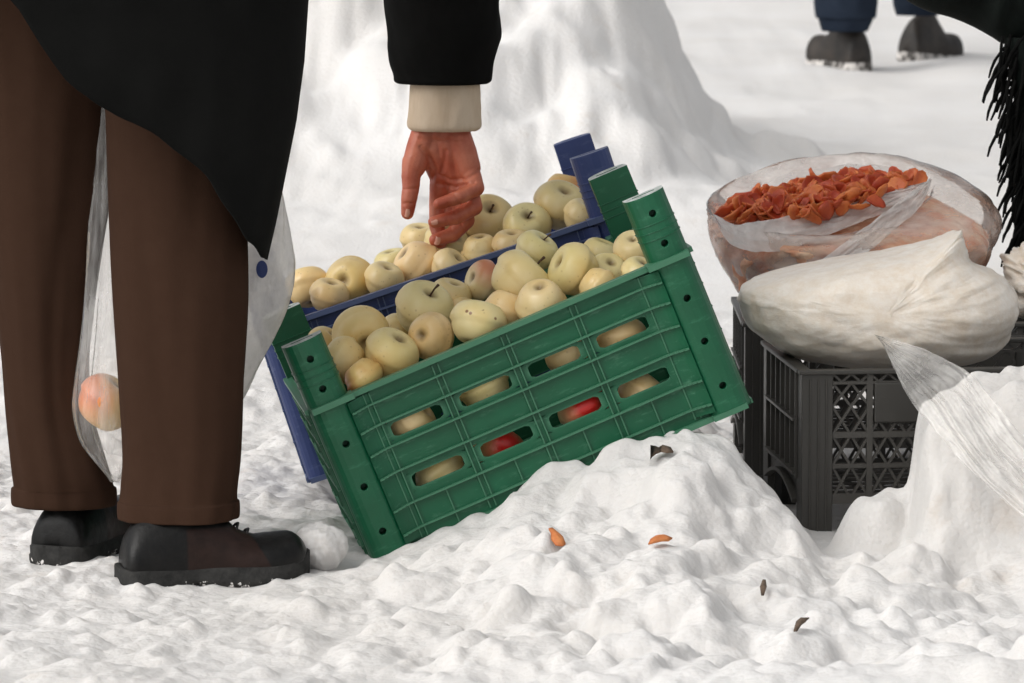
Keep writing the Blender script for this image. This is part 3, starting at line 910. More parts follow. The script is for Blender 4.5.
def fruit_crate(root, mat, pmat, L, W, H, PH, bored=True):
    up, lo = 0.1535, 0.0815
    cols = [0.126, 0.223, 0.320, 0.417]
    slots = [(c, z, 0.0430, 0.0125, 0.0355, 0.0093) for c in cols for z in (lo, up)]
    cw = 0.0872

    def long_panel(side):
        mb = MB()
        slot_panel(mb, L, H - 0.002, slots, 0.003, 0.0)
        for z in (0.024, 0.0575, 0.103, 0.136, 0.1685, 0.197):
            mb.box((cw + 0.0002, -0.0068, z - 0.0012), (L - cw - 0.0002, -0.0002, z + 0.0012))
            # ribs run on, curving up the side of the corner column
            for s in (0, 1):
                for q in range(6):
                    q0, q1 = q / 6, (q + 1) / 6
                    x0, x1 = 0.051 + 0.036 * q0, 0.051 + 0.036 * q1
                    yy = -0.0190 * (1 - (q0 + q1) / 2) ** 2 - 0.0060
                    if s: x0, x1 = L - x1, L - x0
                    mb.box((x0, yy, z - 0.0012), (x1, -0.0002, z + 0.0012))
        for x in [c - 0.0485 for c in cols] + [cols[-1] + 0.0485]:
            for dx in (-0.004, 0.004):
                mb.box((x + dx - 0.0008, -0.0040, 0.010), (x + dx + 0.0008, -0.0003, H - 0.010))
        for x in cols:
            mb.box((x - 0.0008, -0.0036, 0.008), (x + 0.0008, -0.0003, 0.0565))
        # fillets that turn the sheet into the corner column
        for s in (0, 1):
            n = 8; vs = []; fs = []
            for k in range(n + 1):
                q = k / n
                xx = 0.050 + 0.036 * q
                yy = -0.0190 * (1 - q) ** 2 - 0.0006
                xx = xx if s == 0 else L - xx
                vs += [(xx, yy, 0.012), (xx, yy, H - 0.01)]
            for k in range(n):
                f = (2 * k, 2 * k + 2, 2 * k + 3, 2 * k + 1)
                fs.append(f if s == 0 else f[::-1])
            mb.add(vs, fs)
        # bottom flange and rim
        mb.box((0.012, -0.012, 0.0), (L - 0.012, 0.012, 0.007))
        mb.box((0.05, -0.010, H - 0.007), (L - 0.05, 0.006, H))
        mb.box((0.004, -0.0285, H - 0.006), (0.062, 0.004, H + 0.002)); mb.box((L - 0.062, -0.0285, H - 0.006), (L - 0.004, 0.004, H + 0.002))
        mb.box((0.003, -0.0245, 0.0005), (0.058, 0.006, 0.0075)); mb.box((L - 0.056, -0.0235, 0.0005), (L - 0.008, 0.006, 0.0075))
        o = mb.build("side_panel", mat, root)
        if side:
            o.matrix_local = Matrix.Translation((L, W, 0)) @ Matrix.Rotation(math.pi, 4, 'Z')
        return o
    long_panel(0); long_panel(1)
    e_slots = [(c, z, 0.0430, 0.0125, 0.0355, 0.0093) for c in (W / 2 - 0.0485, W / 2 + 0.0485) for z in (lo, up)]
    for s in (0, 1):
        mb = MB()
        slot_panel(mb, W, H - 0.002, e_slots, 0.003, 0.0)
        for z in (0.024, 0.0575, 0.103, 0.136, 0.1685, 0.197):
            mb.box((0.02, -0.0045, z - 0.0009), (W - 0.02, -0.0002, z + 0.0009))
        for x in (0.03, 0.0745, 0.17, 0.2655, 0.31):
            mb.box((x - 0.0012, -0.0040, 0.010), (x + 0.0012, -0.0003, H - 0.010))
        mb.box((0.0, -0.004, 0.0), (W, 0.010, 0.007)); mb.box((0.0, -0.006, H - 0.007), (W, 0.006, H))
        o = mb.build("end_panel", mat, root)
        o.matrix_local = (Matrix.Translation((0.0015, W, 0.0005)) @ Matrix.Rotation(-math.pi / 2, 4, 'Z')) if s == 0 else \
                         (Matrix.Translation((L - 0.0015, 0, 0.0005)) @ Matrix.Rotation(math.pi / 2, 4, 'Z'))
    holes = (0.041, 0.104, 0.165, H + 0.021, H + 0.063) if bored else ()
    pm = post_mesh(H, PH, holes=holes, thin=(H + 0.030, H + 0.040, H + 0.050))
    bv = None
    top_z = H + PH - 0.003
    for (x, y, r) in ((0.0285, 0.0, 0), (L - 0.0285, 0.0, 0), (0.0285, W, 1), (L - 0.0285, W, 1)):
        if bv is None:
            bv = pm.build("corner_post", [pmat, MAT['frost_glare'] if bored else pmat], root); o = bv; bevel(bv, 0.0012)
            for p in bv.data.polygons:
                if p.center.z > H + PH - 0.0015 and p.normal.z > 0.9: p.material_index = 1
        else:
            o = bv.copy(); COL.objects.link(o); o.parent = root
        o.matrix_local = Matrix.Translation((x, y, 0)) @ Matrix.Rotation(math.pi * r, 4, 'Z')
    mb = MB()
    n = 9
    for k in range(n + 1):
        x = 0.012 + (L - 0.024) * k / n
        mb.box((x - 0.006, 0.005, 0.0085), (x + 0.006, W - 0.005, 0.0125))
    for k in range(6):
        y = 0.012 + (W - 0.024) * k / 5
        mb.box((0.008, y - 0.006, 0.0130), (L - 0.008, y + 0.006, 0.0165))
    mb.build("crate_floor", mat, root)


g_root = empty("plastic_crate", GO, GR)
tag(g_root, "green plastic crate heaped with apples, tilted in the snow in front", "crate", "plastic fruit crates")
fruit_crate(g_root, MAT['green'], MAT['green_post'], GL, GW, GH, GP)
b_root = empty("plastic_crate", BO, BR)
tag(b_root, "blue plastic crate of apples standing behind the green one", "crate", "plastic fruit crates")
fruit_crate(b_root, MAT['blue'], MAT['blue_post'], BL, BW, BH, BP, False)
bpy.context.view_layer.update()


# ------------------------------------------------------------------ black crates
def black_crate(root, L=0.56, W=0.34, H=0.23):
    m = MAT['black']
    pw = 0.042
    mb = MB()
    prof = [(0, 0), (pw, 0), (pw, 0.010), (0.024, 0.014), (0.014, 0.024), (0.010, pw), (0, pw)]
    mb.prism(prof, 0, H - 0.006)
    for k in range(3):
        mb.box((0.010 + k * 0.011, -0.0025, 0.012), (0.012 + k * 0.011, -0.0002, H - 0.012))
    mb.box((-0.003, -0.003, 0.0), (pw + 0.003, 0.012, 0.010)); mb.box((-0.0035, 0.0125, 0.0), (0.012, pw + 0.003, 0.0095))
    first = None
    for (x, y, sx, sy) in ((0, 0, 1, 1), (L, 0, -1, 1), (0, W, 1, -1), (L, W, -1, -1)):
        if first is None:
            first = mb.build("corner_post", m, root); bevel(first, 0.0015); o = first
        else:
            o = first.copy(); COL.objects.link(o); o.parent = root
        o.matrix_local = Matrix.Translation((x, y, 0)) @ Matrix.Diagonal((sx, sy, 1, 1))
    mb = MB()
    for (a, b) in (((-0.004, -0.005, H - 0.006), (L + 0.004, 0.014, H)), ((-0.004, W - 0.014, H - 0.006), (L + 0.004, W + 0.005, H)),
                   ((-0.005, 0.0142, H - 0.0062), (0.014, W - 0.0142, H - 0.0004)), ((L - 0.014, 0.0142, H - 0.0062), (L + 0.005, W - 0.0142, H - 0.0004))):
        mb.box(a, b)
    bevel(mb.build("top_rim", m, root), 0.0015)
    # lattice on the long sides
    for s in (0, 1):
        mb = MB()
        x0, x1 = pw, L - pw
        zt, zm, zb = H - 0.006, 0.142, 0.056
        for z, w in ((zm, 0.008), (zb, 0.014), (0.100, 0.006)):
            mb.box((x0, 0.002, z - w / 2), (x1, 0.009, z + w / 2))
        mb.box((x0, 0.0015, zt - 0.014), (x1, 0.0095, zt - 0.010))
        nx = 19; px = (x1 - x0) / nx
        for k in range(0, nx + 1):
            x = x0 + k * px
            if k % 4 == 2:
                mb.box((x - 0.004, 0.0012, zb), (x + 0.004, 0.0098, zt))
        for (za, zc) in ((zb, 0.100), (0.100, zm), (zm, 0.180), (0.180, zt - 0.012), ):
            for k in range(nx):
                xa, xb = x0 + k * px, x0 + (k + 1) * px
                mb.bar((xa, 0.0050, za), (xb, 0.0050, zc), 0.0034, 0.004); mb.bar((xa, 0.0062, zc), (xb, 0.0062, za), 0.0034, 0.004)
        for k in range(nx * 2):
            xa = x0 + k * px / 2
            mb.bar((xa, 0.0055, zt - 0.011 if k % 2 else zt), (xa + px / 2, 0.0055, zt if k % 2 else zt - 0.011), 0.003, 0.005)
        o = mb.build("lattice_panel", m, root)
        for (xa, xb) in ((0.098, 0.205), (0.30, 0.462)):
            pl = MB(); pl.box((xa, -0.0015, 0.158), (xb, 0.0095, 0.212))
            q = pl.build("blank_plate", m, o); bevel(q, 0.002)
        if s: o.matrix_local = Matrix.Translation((L, W, 0)) @ Matrix.Rotation(math.pi, 4, 'Z')
    # ribbed short sides with an arch below
    for s in (0, 1):
        mb = MB()
        y0, y1 = pw, W - pw
        mb.box((0.004, y0, 0.088), (0.0068, y1, H - 0.007))
        n = 6
        for k in range(n + 1):
            y = y0 + (y1 - y0) * k / n
            mb.box((-0.003, y - 0.0016, 0.080), (0.0038, y + 0.0016, H - 0.007))
        for z, t in ((0.158, 0.0035), (0.086, 0.004)):
            mb.box((-0.006, y0, z - t / 2), (0.0034, y1, z + t / 2))
        for k in range(14):                                   # arch: lower rail
            q0, q1 = k / 14, (k + 1) / 14
            za, zc = 0.048 + 0.024 * math.sin(math.pi * q0), 0.048 + 0.024 * math.sin(math.pi * q1)
            mb.bar((-0.001, y0 + (y1 - y0) * q0, za), (-0.001, y0 + (y1 - y0) * q1, zc), 0.005, 0.010, (1, 0, 0))
        for k in range(28):
            q = (k + .5) / 28; y = y0 + (y1 - y0) * q; z = 0.050 + 0.024 * math.sin(math.pi * q)
            mb.box((0.0042, y - 0.0052, z), (0.0066, y + 0.0052, 0.0879))
        o = mb.build("ribbed_end", m, root)
        if s: o.matrix_local = Matrix.Translation((L, W, 0)) @ Matrix.Rotation(math.pi, 4, 'Z')
    mb = MB()
    for k in range(15):
        x = 0.01 + (L - 0.02) * k / 14
        mb.box((x - 0.003, 0.010, 0.056), (x + 0.003, W - 0.010, 0.060))
    for k in range(9):
        y = 0.02 + (W - 0.04) * k / 8
        mb.box((0.010, y - 0.003, 0.0605), (L - 0.010, y + 0.003, 0.0645))
    mb.build("crate_floor", m, root)


def rotz(a):
    return Matrix.Rotation(math.radians(a), 3, 'Z')


A_O = G(801, 541); A_O.z = 0.0
a_root = empty("plastic_crate", A_O, rotz(6.0))
tag(a_root, "black lattice crate at the front right carrying the white filled bag", "crate", "black lattice crates")
black_crate(a_root)
B_O = Vector((0.333, 7.80, 0.003))
bb_root = a_root.copy(); COL.objects.link(bb_root)
bb_root.matrix_world = Matrix.Translation(B_O) @ rotz(0.5).to_4x4()
tag(bb_root, "black lattice crate standing at the back under the bag of dried fruit", "crate", "black lattice crates")
for ch in list(a_root.children):
    c = ch.copy(); COL.objects.link(c); c.parent = bb_root
    for g in ch.children:
        d = g.copy(); COL.objects.link(d); d.parent = c
bpy.context.view_layer.update()


# ------------------------------------------------------------------ apples
def apple_profile(R):
    pr = []
    n = 26
    for k in range(n + 1):
        t = math.pi * k / n                       # 0 at the bottom (calyx), pi at the stem
        r = math.sin(t) * (1 + 0.05 * math.cos(t - math.pi))
        z = -math.cos(t) * 0.96
        if t < 0.72: z += 0.32 * (1 - t / 0.72) ** 1.5
        s = math.pi - t
        if s < 0.80: z -= 0.42 * (1 - s / 0.80) ** 1.7
        r = r * (1 + 0.05 * math.sin(s) * (1 if t > math.pi / 2 else -0.6))
        pr.append((max(r, 0.004) * R, z * R))
    return pr


AR = 0.037


def apple_mesh(mat, seed):
    rnd = random.Random(seed)
    mb = MB(); mb.lathe(apple_profile(AR), 32)
    ph = [rnd.uniform(0, 6.28) for _ in range(4)]; am = [rnd.uniform(0.004, 0.014) for _ in range(3)]
    vs = []
    for v in mb.v:
        a = math.atan2(v[1], v[0])
        k = 1 + am[0] * math.cos(a + ph[0]) + am[1] * math.cos(2 * a + ph[1]) + 0.010 * math.cos(5 * a + ph[2]) * (0.5 - v[2] / AR * 0.5)
        vs.append((v[0] * k, v[1] * k, v[2] * (1 + am[2] * math.cos(a + ph[3]))))
    me = bpy.data.meshes.new("apple"); me.from_pydata(vs, [], mb.f); me.materials.append(mat)
    me.polygons.foreach_set("use_smooth", [True] * len(me.polygons)); me.update()
    return me


APPLE_ME = {}


def get_apple(mat, i):
    k = (mat, i % 4)
    if k not in APPLE_ME:
        APPLE_ME[k] = apple_mesh(MAT[mat], hash(mat) % 97 if False else sum(map(ord, mat)) + i % 4)
    return APPLE_ME[k]


def axis_rot(axis_cam, spin):
    """stem direction given as (right, up, towards the viewer)"""
    v = Vector((axis_cam[0], -axis_cam[2], axis_cam[1])).normalized()
    q = Vector((0, 0, 1)).rotation_difference(v)
    return q.to_matrix() @ Matrix.Rotation(spin, 3, 'Z')


sm = MB(); sm.tube([(0, 0, 0), (0.001, 0, 0.008), (0.003, 0.001, 0.016), (0.006, 0.001, 0.023)], [0.0016, 0.0012, 0.0012, 0.0019], 8)
STEM = sm.build("stem", MAT['stem'], None, True); STEM_ME = STEM.data; bpy.data.objects.remove(STEM)
cm = MB()
for k in range(6):
    a = k * math.pi / 3
    c, s = math.cos(a), math.sin(a); c2, s2 = math.cos(a + 0.5), math.sin(a + 0.5); c3, s3 = math.cos(a - 0.5), math.sin(a - 0.5)
    cm.add([(0.0005 * c3, 0.0005 * s3, -0.0005), (0.0050 * c3, 0.0050 * s3, -0.0010), (0.0062 * c, 0.0062 * s, -0.0050), (0.0050 * c2, 0.0050 * s2, -0.0010), (0.0005 * c2, 0.0005 * s2, -0.0005)], [(0, 1, 2, 3, 4)])
CAL = cm.build("calyx", MAT['calyx'], None, True); CAL_ME = CAL.data; bpy.data.objects.remove(CAL)

APPLES = []


def place_apples(spec, O, R, L, W, grp, zmax=None):
    Ri = R.transposed()
    recs = []
    for (px, py, rp, b, ax, mat, feats, label) in spec:
        f = lambda d: (Ri @ (P(px, py, d) - O)).y
        d0, d1 = 7.0, 8.0
        f0, f1 = f(d0), f(d1)
        d = d0 + (b - f0) / (f1 - f0)
        recs.append(dict(px=px, py=py, d=d, r=rp / F_PX * d, sl=(f1 - f0), f0=f0, ax=ax, mat=mat, feats=feats, label=label))
    for it in range(300):
        for i in range(len(recs)):
            for j in range(i):
                p, q = recs[i], recs[j]
                a, b = P(p['px'], p['py'], p['d']), P(q['px'], q['py'], q['d'])
                gap = (a - b).length - 0.93 * (p['r'] + q['r'])
                if gap < 0:
                    s = 1 if p['d'] > q['d'] else -1
                    p['d'] += s * min(-gap, 0.01) * 0.5; q['d'] -= s * min(-gap, 0.01) * 0.5
        for p in recs:
            b = p['f0'] + (p['d'] - 7.0) * p['sl']
            lo, hi = p['r'] + 0.006, W - p['r'] - 0.004
            b2 = min(max(b, lo), hi)
            p['d'] += (b2 - b) / p['sl']
    for i, p in enumerate(recs):
        o = bpy.data.objects.new("apple", get_apple(p['mat'], i)); COL.objects.link(o)
        s = p['r'] / AR / 1.02
        o.matrix_world = Matrix.Translation(P(p['px'], p['py'], p['d'])) @ axis_rot(p['ax'], random.uniform(0, 6.28) if 'keep' not in p['feats'] else 0.0).to_4x4() @ Matrix.Diagonal((s, s, s * random.uniform(0.95, 1.02), 1))
        tag(o, p['label'], "apple", grp)
        if 's' in p['feats']:
            c = bpy.data.objects.new("stem", STEM_ME); COL.objects.link(c); c.parent = o; c.matrix_local = Matrix.Translation((0, 0, AR * 0.46))
        if 'c' in p['feats']:
            c = bpy.data.objects.new("calyx", CAL_ME); COL.objects.link(c); c.parent = o; c.matrix_local = Matrix.Translation((0, 0, -AR * 0.60))
        APPLES.append(o)


UP = (0.1, 1, 0.25)
green_apples = [
    (361, 335, 29, 0.11, (-0.25, 0.25, -1), 'apple_warm', 'c', "yellowish apple with dark calyx facing out, by the green crate's left post"),
    (343, 361, 25, 0.06, (-0.9, 0.4, -0.3), 'apple_warm', '', "yellow apple half hidden behind the left front post of the green crate"),
    (391, 354, 28, 0.06, (0.5, 0.9, 0.3), 'apple_warm', '', "smooth yellow apple at the front rim, right of the apple with the dark calyx"),
    (424, 309, 30, 0.17, (0.35, 0.85, 0.45), 'apple', 's', "pale apple with a dark bent stem on top, left half of the green crate"),
    (430, 336, 24, 0.06, (0.5, -0.2, -0.9), 'apple_warm', 'c', "plain yellow apple just below the apple with the bent dark stem"),
    (478, 323, 28, 0.055, (0.2, 0.9, -0.3), 'apple_speck', '', "pale apple sprinkled with brown specks at the front rim of the green crate"),
    (450, 297, 21, 0.24, (0.3, 0.9, 0.2), 'apple', '', "small pale apple at the back, right behind the bent dark stem"),
    (484, 281, 21, 0.24, (-0.8, 0.3, 0.4), 'apple_blush', 'keep', "pale apple with a pink red stripe at the back of the green crate"),
    (521, 281, 32, 0.10, (0.75, 0.75, -0.1), 'apple', 's', "largest pale apple, in the middle of the heap in the green crate"),
    (536, 251, 22, 0.22, (0.5, 0.8, 0.2), 'apple', 's', "pale apple on top of the largest apple in the green crate, stem to the right"),
    (574, 270, 27, 0.13, (-0.85, 0.5, 0.35), 'apple_warm', '', "pale apple touching the largest apple on its right side"),
    (541, 303, 26, 0.055, (0.1, -0.9, -0.5), 'apple', '', "pale apple cut by the front rim under the largest apple"),
    (608, 272, 20, 0.14, (0.2, 0.8, 0.6), 'apple', '', "small pale apple between the heap and the right back post of the green crate"),
    (634, 250, 21, 0.15, (-0.1, 0.85, 0.55), 'apple', '', "pale apple with open stem hollow beside the green crate's right front post"),
    (597, 286, 20, 0.055, (0.7, -0.5, 0.2), 'apple_warm', '', "yellow apple at the front rim, right part of the green crate"),
    (505, 309, 22, 0.055, (-0.3, -0.9, 0.1), 'apple_warm', '', "yellow apple wedged right of the brown speckled one"),
    (640, 275, 20, 0.05, (0.3, 0.9, 0.3), 'apple', '', "small apple low beside the foot of the right front post of the green crate"),
    (363, 376, 20, 0.05, (0.6, -0.7, 0.1), 'apple_orange', 'keep', "small orange tinted apple low between two yellow ones at the left rim"),
    (600, 254, 19, 0.27, (0.3, 0.9, 0.1), 'apple', '', "pale apple at the back wall near the right back post of the green crate"),
    (466, 316, 20, 0.20, (0.3, 0.5, 0.1), 'apple_warm', '', "yellow apple hidden behind the brown speckled one in the green crate"),
    (400, 333, 21, 0.22, (0.3, 0.5, 0.1), 'apple_warm', '', "yellow apple tucked in the gap under the bent dark stem"),
    (326, 345, 20, 0.18, (0.3, 0.5, 0.1), 'apple_warm', '', "yellow apple deep in the left end of the green crate behind the post"),
]
place_apples(green_apples, GO, GR, GL, GW, "apples in the green crate")
blue_apples = [
    (308, 287, 23, 0.08, (-0.2, 0.8, -0.4), 'apple_warm', '', "yellow apple at the far left end of the blue crate beside the white bag"),
    (350, 283, 27, 0.07, (0.35, -0.25, -1), 'apple_warm', 'c', "yellow apple with a round dark calyx hollow, second from left in the blue crate"),
    (329, 296, 20, 0.05, (0.2, 0.9, 0.2), 'apple_warm', '', "small yellow apple low between the two leftmost apples of the blue crate"),
    (417, 265, 26, 0.07, (0.6, -0.5, -0.2), 'apple_warm', '', "yellow apple just left of the apple under the fingertips"),
    (393, 264, 19, 0.17, (-0.2, 0.9, 0.1), 'apple', '', "pale apple showing left behind the yellow one near the hand"),
    (384, 280, 20, 0.05, (0.2, 0.6, 0.2), 'apple', '', "low pale apple at the blue rim left of the hand"),
    (446, 247, 25, 0.14, (0.55, 0.65, 0.5), 'apple', '', "pale apple directly under the fingertips in the blue crate"),
    (481, 251, 20, 0.06, (0.1, -0.9, -0.2), 'apple_warm', '', "yellow apple at the blue rim right of the hand"),
    (488, 222, 28, 0.17, (0.15, 0.75, 0.65), 'apple_warm', 's', "big yellow apple with an open stem hollow right of the hand"),
    (527, 226, 24, 0.08, (0.05, 0.7, 0.7), 'apple', 's', "pale apple with a small stem hollow in the middle of the blue crate"),
    (560, 206, 27, 0.10, (0.3, 0.9, 0.45), 'apple', '', "pale greenish apple left of the blue corner posts"),
    (566, 190, 20, 0.23, (0.2, 0.9, -0.1), 'apple_orange', 'keep', "apple with an orange red cheek at the right back of the blue crate"),
    (583, 217, 20, 0.05, (0.3, 0.8, 0.2), 'apple', '', "small apple low against the blue right front post"),
    (420, 240, 20, 0.24, (0.0, 0.9, 0.2), 'apple', '', "pale apple at the back of the blue crate left under the fingers"),
    (512, 246, 20, 0.05, (0.0, 0.9, 0.2), 'apple_warm', '', "low yellow apple at the blue rim below the one with a small stem hollow"),
    (450, 268, 20, 0.05, (0.4, 0.5, 0.2), 'apple', '', "low pale apple peeping over the blue rim beneath the hand"),
]
place_apples(blue_apples, BO, BR, BL, BW, "apples in the blue crate")

# the apples that show through the slots of the green crate
slot_specs = [
    (0.120, 0.1500, 'apple_warm', "upper row, leftmost"), (0.225, 0.150, 'apple', "upper row, second"), (0.345, 0.148, 'apple', "upper row, third"), (0.415, 0.138, 'apple_warm', "upper row, rightmost"),
    (0.130, 0.066, 'apple', "lower row, leftmost"), (0.212, 0.070, 'apple_red', "lower row, second"), (0.335, 0.072, 'apple_red', "lower row, third"), (0.412, 0.058, 'apple_warm', "lower row, rightmost"),
]
for i, (a, z, mat, w) in enumerate(slot_specs):
    o = bpy.data.objects.new("apple", get_apple(mat, i)); COL.objects.link(o)
    s = 0.92
    w0, w1 = w.split(", ")
    o.matrix_world = Matrix.Translation(GO + GR @ Vector((a, 0.042 + 0.004 * (i % 3), z))) @ axis_rot((random.uniform(-0.8, 0.8), 0.7, random.uniform(-0.3, 0.3)), -1.1 if 'red' in mat else 0.0).to_4x4() @ Matrix.Diagonal((s, s, s, 1))
    tag(o, "apple seen through the %s slot of the %s in the green crate's side" % (w1, w0), "apple", "apples in the green crate")


# ------------------------------------------------------------------ people
def ring(c, rx, ry, n=64, tilt=0.0, sq=1.0):
    out = []
    for k in range(n):
        a = 2 * math.pi * k / n
        ca, sa = math.cos(a), math.sin(a)
        ca = math.copysign(abs(ca) ** sq, ca); sa = math.copysign(abs(sa) ** sq, sa)
        out.append(Vector((c[0] + rx * ca, c[1] - ry * sa, c[2] + tilt * ca)))
    return out


def hemw(t):
    return 0.25 + 0.9 * max(0.0, (t - 0.72) / 0.28)


def limb_loft(rows, d, dep=0.85, m=90, n=72, fold=0.004, seed=0, fz=5.0, fa=2.0, hem_tilt=0.0, sq=1.0, cap=False):
    """cloth tube from photo rows (y, left, right); d = distance, fixed or (top, bottom)"""
    r = catmull(rows, m)
    rings = []
    for i, (y, xl, xr) in enumerate(r):
        t = i / (m - 1)
        dd = d if not hasattr(d, '__len__') else d[0] + (d[1] - d[0]) * t
        c = P((xl + xr) / 2, y, dd); hw = (xr - xl) / 2 / F_PX * dd
        rg = ring(c, hw, hw * dep, n, hem_tilt * t ** 6, sq)
        ang = np.arange(n) / n * 2 * math.pi
        nz = fbm(np.cos(ang) * fa + 7 + seed, np.sin(ang) * fa + c.z * fz, 2, 100 + seed)
        nz2 = fbm(np.cos(ang) * 1.2 + 3 + seed, np.sin(ang) * 1.2 + c.z * fz * 2.2, 2, 140 + seed) * hemw(t)
        for k in range(n):
            o = (rg[k] - c); l = o.length
            rg[k] = c + o * (1 + (nz[k] * fold + nz2[k] * fold * 0.6) / max(l, 1e-3))
        rings.append(rg)
    vs, fs = rings_mesh(rings, cap)
    return vs, fs


def merge(*parts):
    V = []; Fc = []
    for vs, fs in parts:
        n = len(V); V += list(vs); Fc += [tuple(i + n for i in f) for f in fs]
    return V, Fc


def shoe(parent, base, yaw, L=0.25, W=0.094, H=0.105, pitch=0.0, mats=None, laces=True, sole_t=0.026, roll=0.0, toe_up=0.012):
    """x runs from the heel to the toe"""
    up, so, lac = mats[:3]
    stn = catmull([(0.002, 0.20, .042), (0.012, 0.33, .058), (0.035, 0.40, .072), (0.10, 0.42, .088), (0.30, 0.40, .104), (0.44, 0.38, .104), (0.55, 0.41, .086), (0.68, 0.47, .066), (0.80, 0.50, .064), (0.91, 0.45, .060), (0.97, 0.33, .048), (1.0, 0.14, .034)], 40)
    rings = []
    for x, w, h in stn:
        hh = h * H / 0.105; ww = w * W; rise = toe_up * max(0, (x - 0.7) / 0.3) ** 2
        rg = []
        n = 36
        for k in range(n):
            a = 2 * math.pi * k / n
            ca, sa = math.cos(a), math.sin(a)
            zz = hh if sa > 0 else sole_t * 0.6
            yv = ww * math.copysign(abs(ca) ** 0.8, ca) * (1 if sa < 0 else (1 - 0.35 * sa * sa * (1 if x < 0.9 else 0.3)))
            zv = sole_t + (hh - sole_t) * max(sa, 0) ** 0.8 if sa > 0 else sole_t + sa * sole_t * 0.5
            off = 0.05 * W * math.sin(x * 3.1) * 0.5
            crease = 0.003 * math.sin((x - 0.55) * 95) * math.exp(-((x - 0.63) / 0.07) ** 2) * max(sa, 0)
            rg.append(Vector((x * L, yv - off, zv + rise + crease)))
        rings.append(rg)
    vs, fs = rings_mesh(rings)
    T = Matrix.Translation(base) @ Matrix.Rotation(yaw, 4, 'Z') @ Matrix.Rotation(-pitch, 4, 'Y') @ Matrix.Rotation(roll, 4, 'X')
    o = mesh_from("shoe", vs, fs, up, None, True)
    o.data.materials.append(mats[3] if len(mats) > 3 else up)
    for p in o.data.polygons:                     # the stitched side panel
        c = p.center
        if 0.30 * L + 0.2 * c.z < c.x < 0.72 * L - 0.75 * c.z and c.z < 0.080 * H / 0.105 and abs(c.y) > 0.25 * W:
            p.material_index = 1
    o.parent = parent
    o.matrix_local = parent.matrix_basis.inverted() @ T
    # sole
    prof = []
    n = 60
    st2 = catmull([(-0.02, 0.10), (-0.012, 0.30), (0.06, 0.44), (0.25, 0.42), (0.42, 0.40), (0.60, 0.47), (0.76, 0.53), (0.90, 0.46), (0.98, 0.30), (1.018, 0.12)], n)
    rings = []
    for x, w in st2:
        rise = toe_up * max(0, (x - 0.7) / 0.3) ** 2
        off = 0.05 * W * math.sin(max(min(x, 1), 0) * 3.1) * 0.5
        b0 = 0.0 + rise + (0.006 if 0.34 < x < 0.44 else 0.0); w *= W
        mid = sole_t * 0.55 + rise; tp = sole_t + rise
        g = 0.0025 * (1 if int(x * 34) % 2 else 0)
        rings.append([Vector((x * L, s * w * k - off, z)) for s, k, z in ((1, 0.93, b0 + g), (1, 1.02, b0 + 0.006), (1, 1.03, mid), (1, 0.985, mid + 0.002), (1, 1.0, tp), (1, 0.90, tp + 0.003),
                                                           (-1, 0.90, tp + 0.003), (-1, 1.0, tp), (-1, 0.985, mid + 0.002), (-1, 1.03, mid), (-1, 1.02, b0 + 0.006), (-1, 0.93, b0 + g))])
    vs, fs = rings_mesh(rings)
    s = mesh_from("sole", vs, fs, so, o, True)
    if laces:
        mb = MB()
        for k in range(5):
            x = (0.45 + 0.055 * k) * L; z = np.interp(x / L, stn[:, 0], stn[:, 2]) * H / 0.105 + 0.001
            w = 0.013
            mb.tube([(x, -w, z - 0.006), (x + 0.003, -w * 0.5, z), (x + 0.005, 0, z + 0.002), (x + 0.003, w * 0.5, z), (x, w, z - 0.006)], 0.0018, 8)
        mb.build("shoelace", lac, o, True)
    return o


def hand_pt(x, y, dz):
    return P(x, y, 7.67 + dz)


HS = 7.67 / F_PX


def hcap(a, b, ra, rb):
    return (hand_pt(*a), hand_pt(*b), ra * HS, rb * HS)


def chain(pts):
    return [hcap(p[:3], q[:3], p[3], q[3]) for p, q in zip(pts[:-1], pts[1:])]


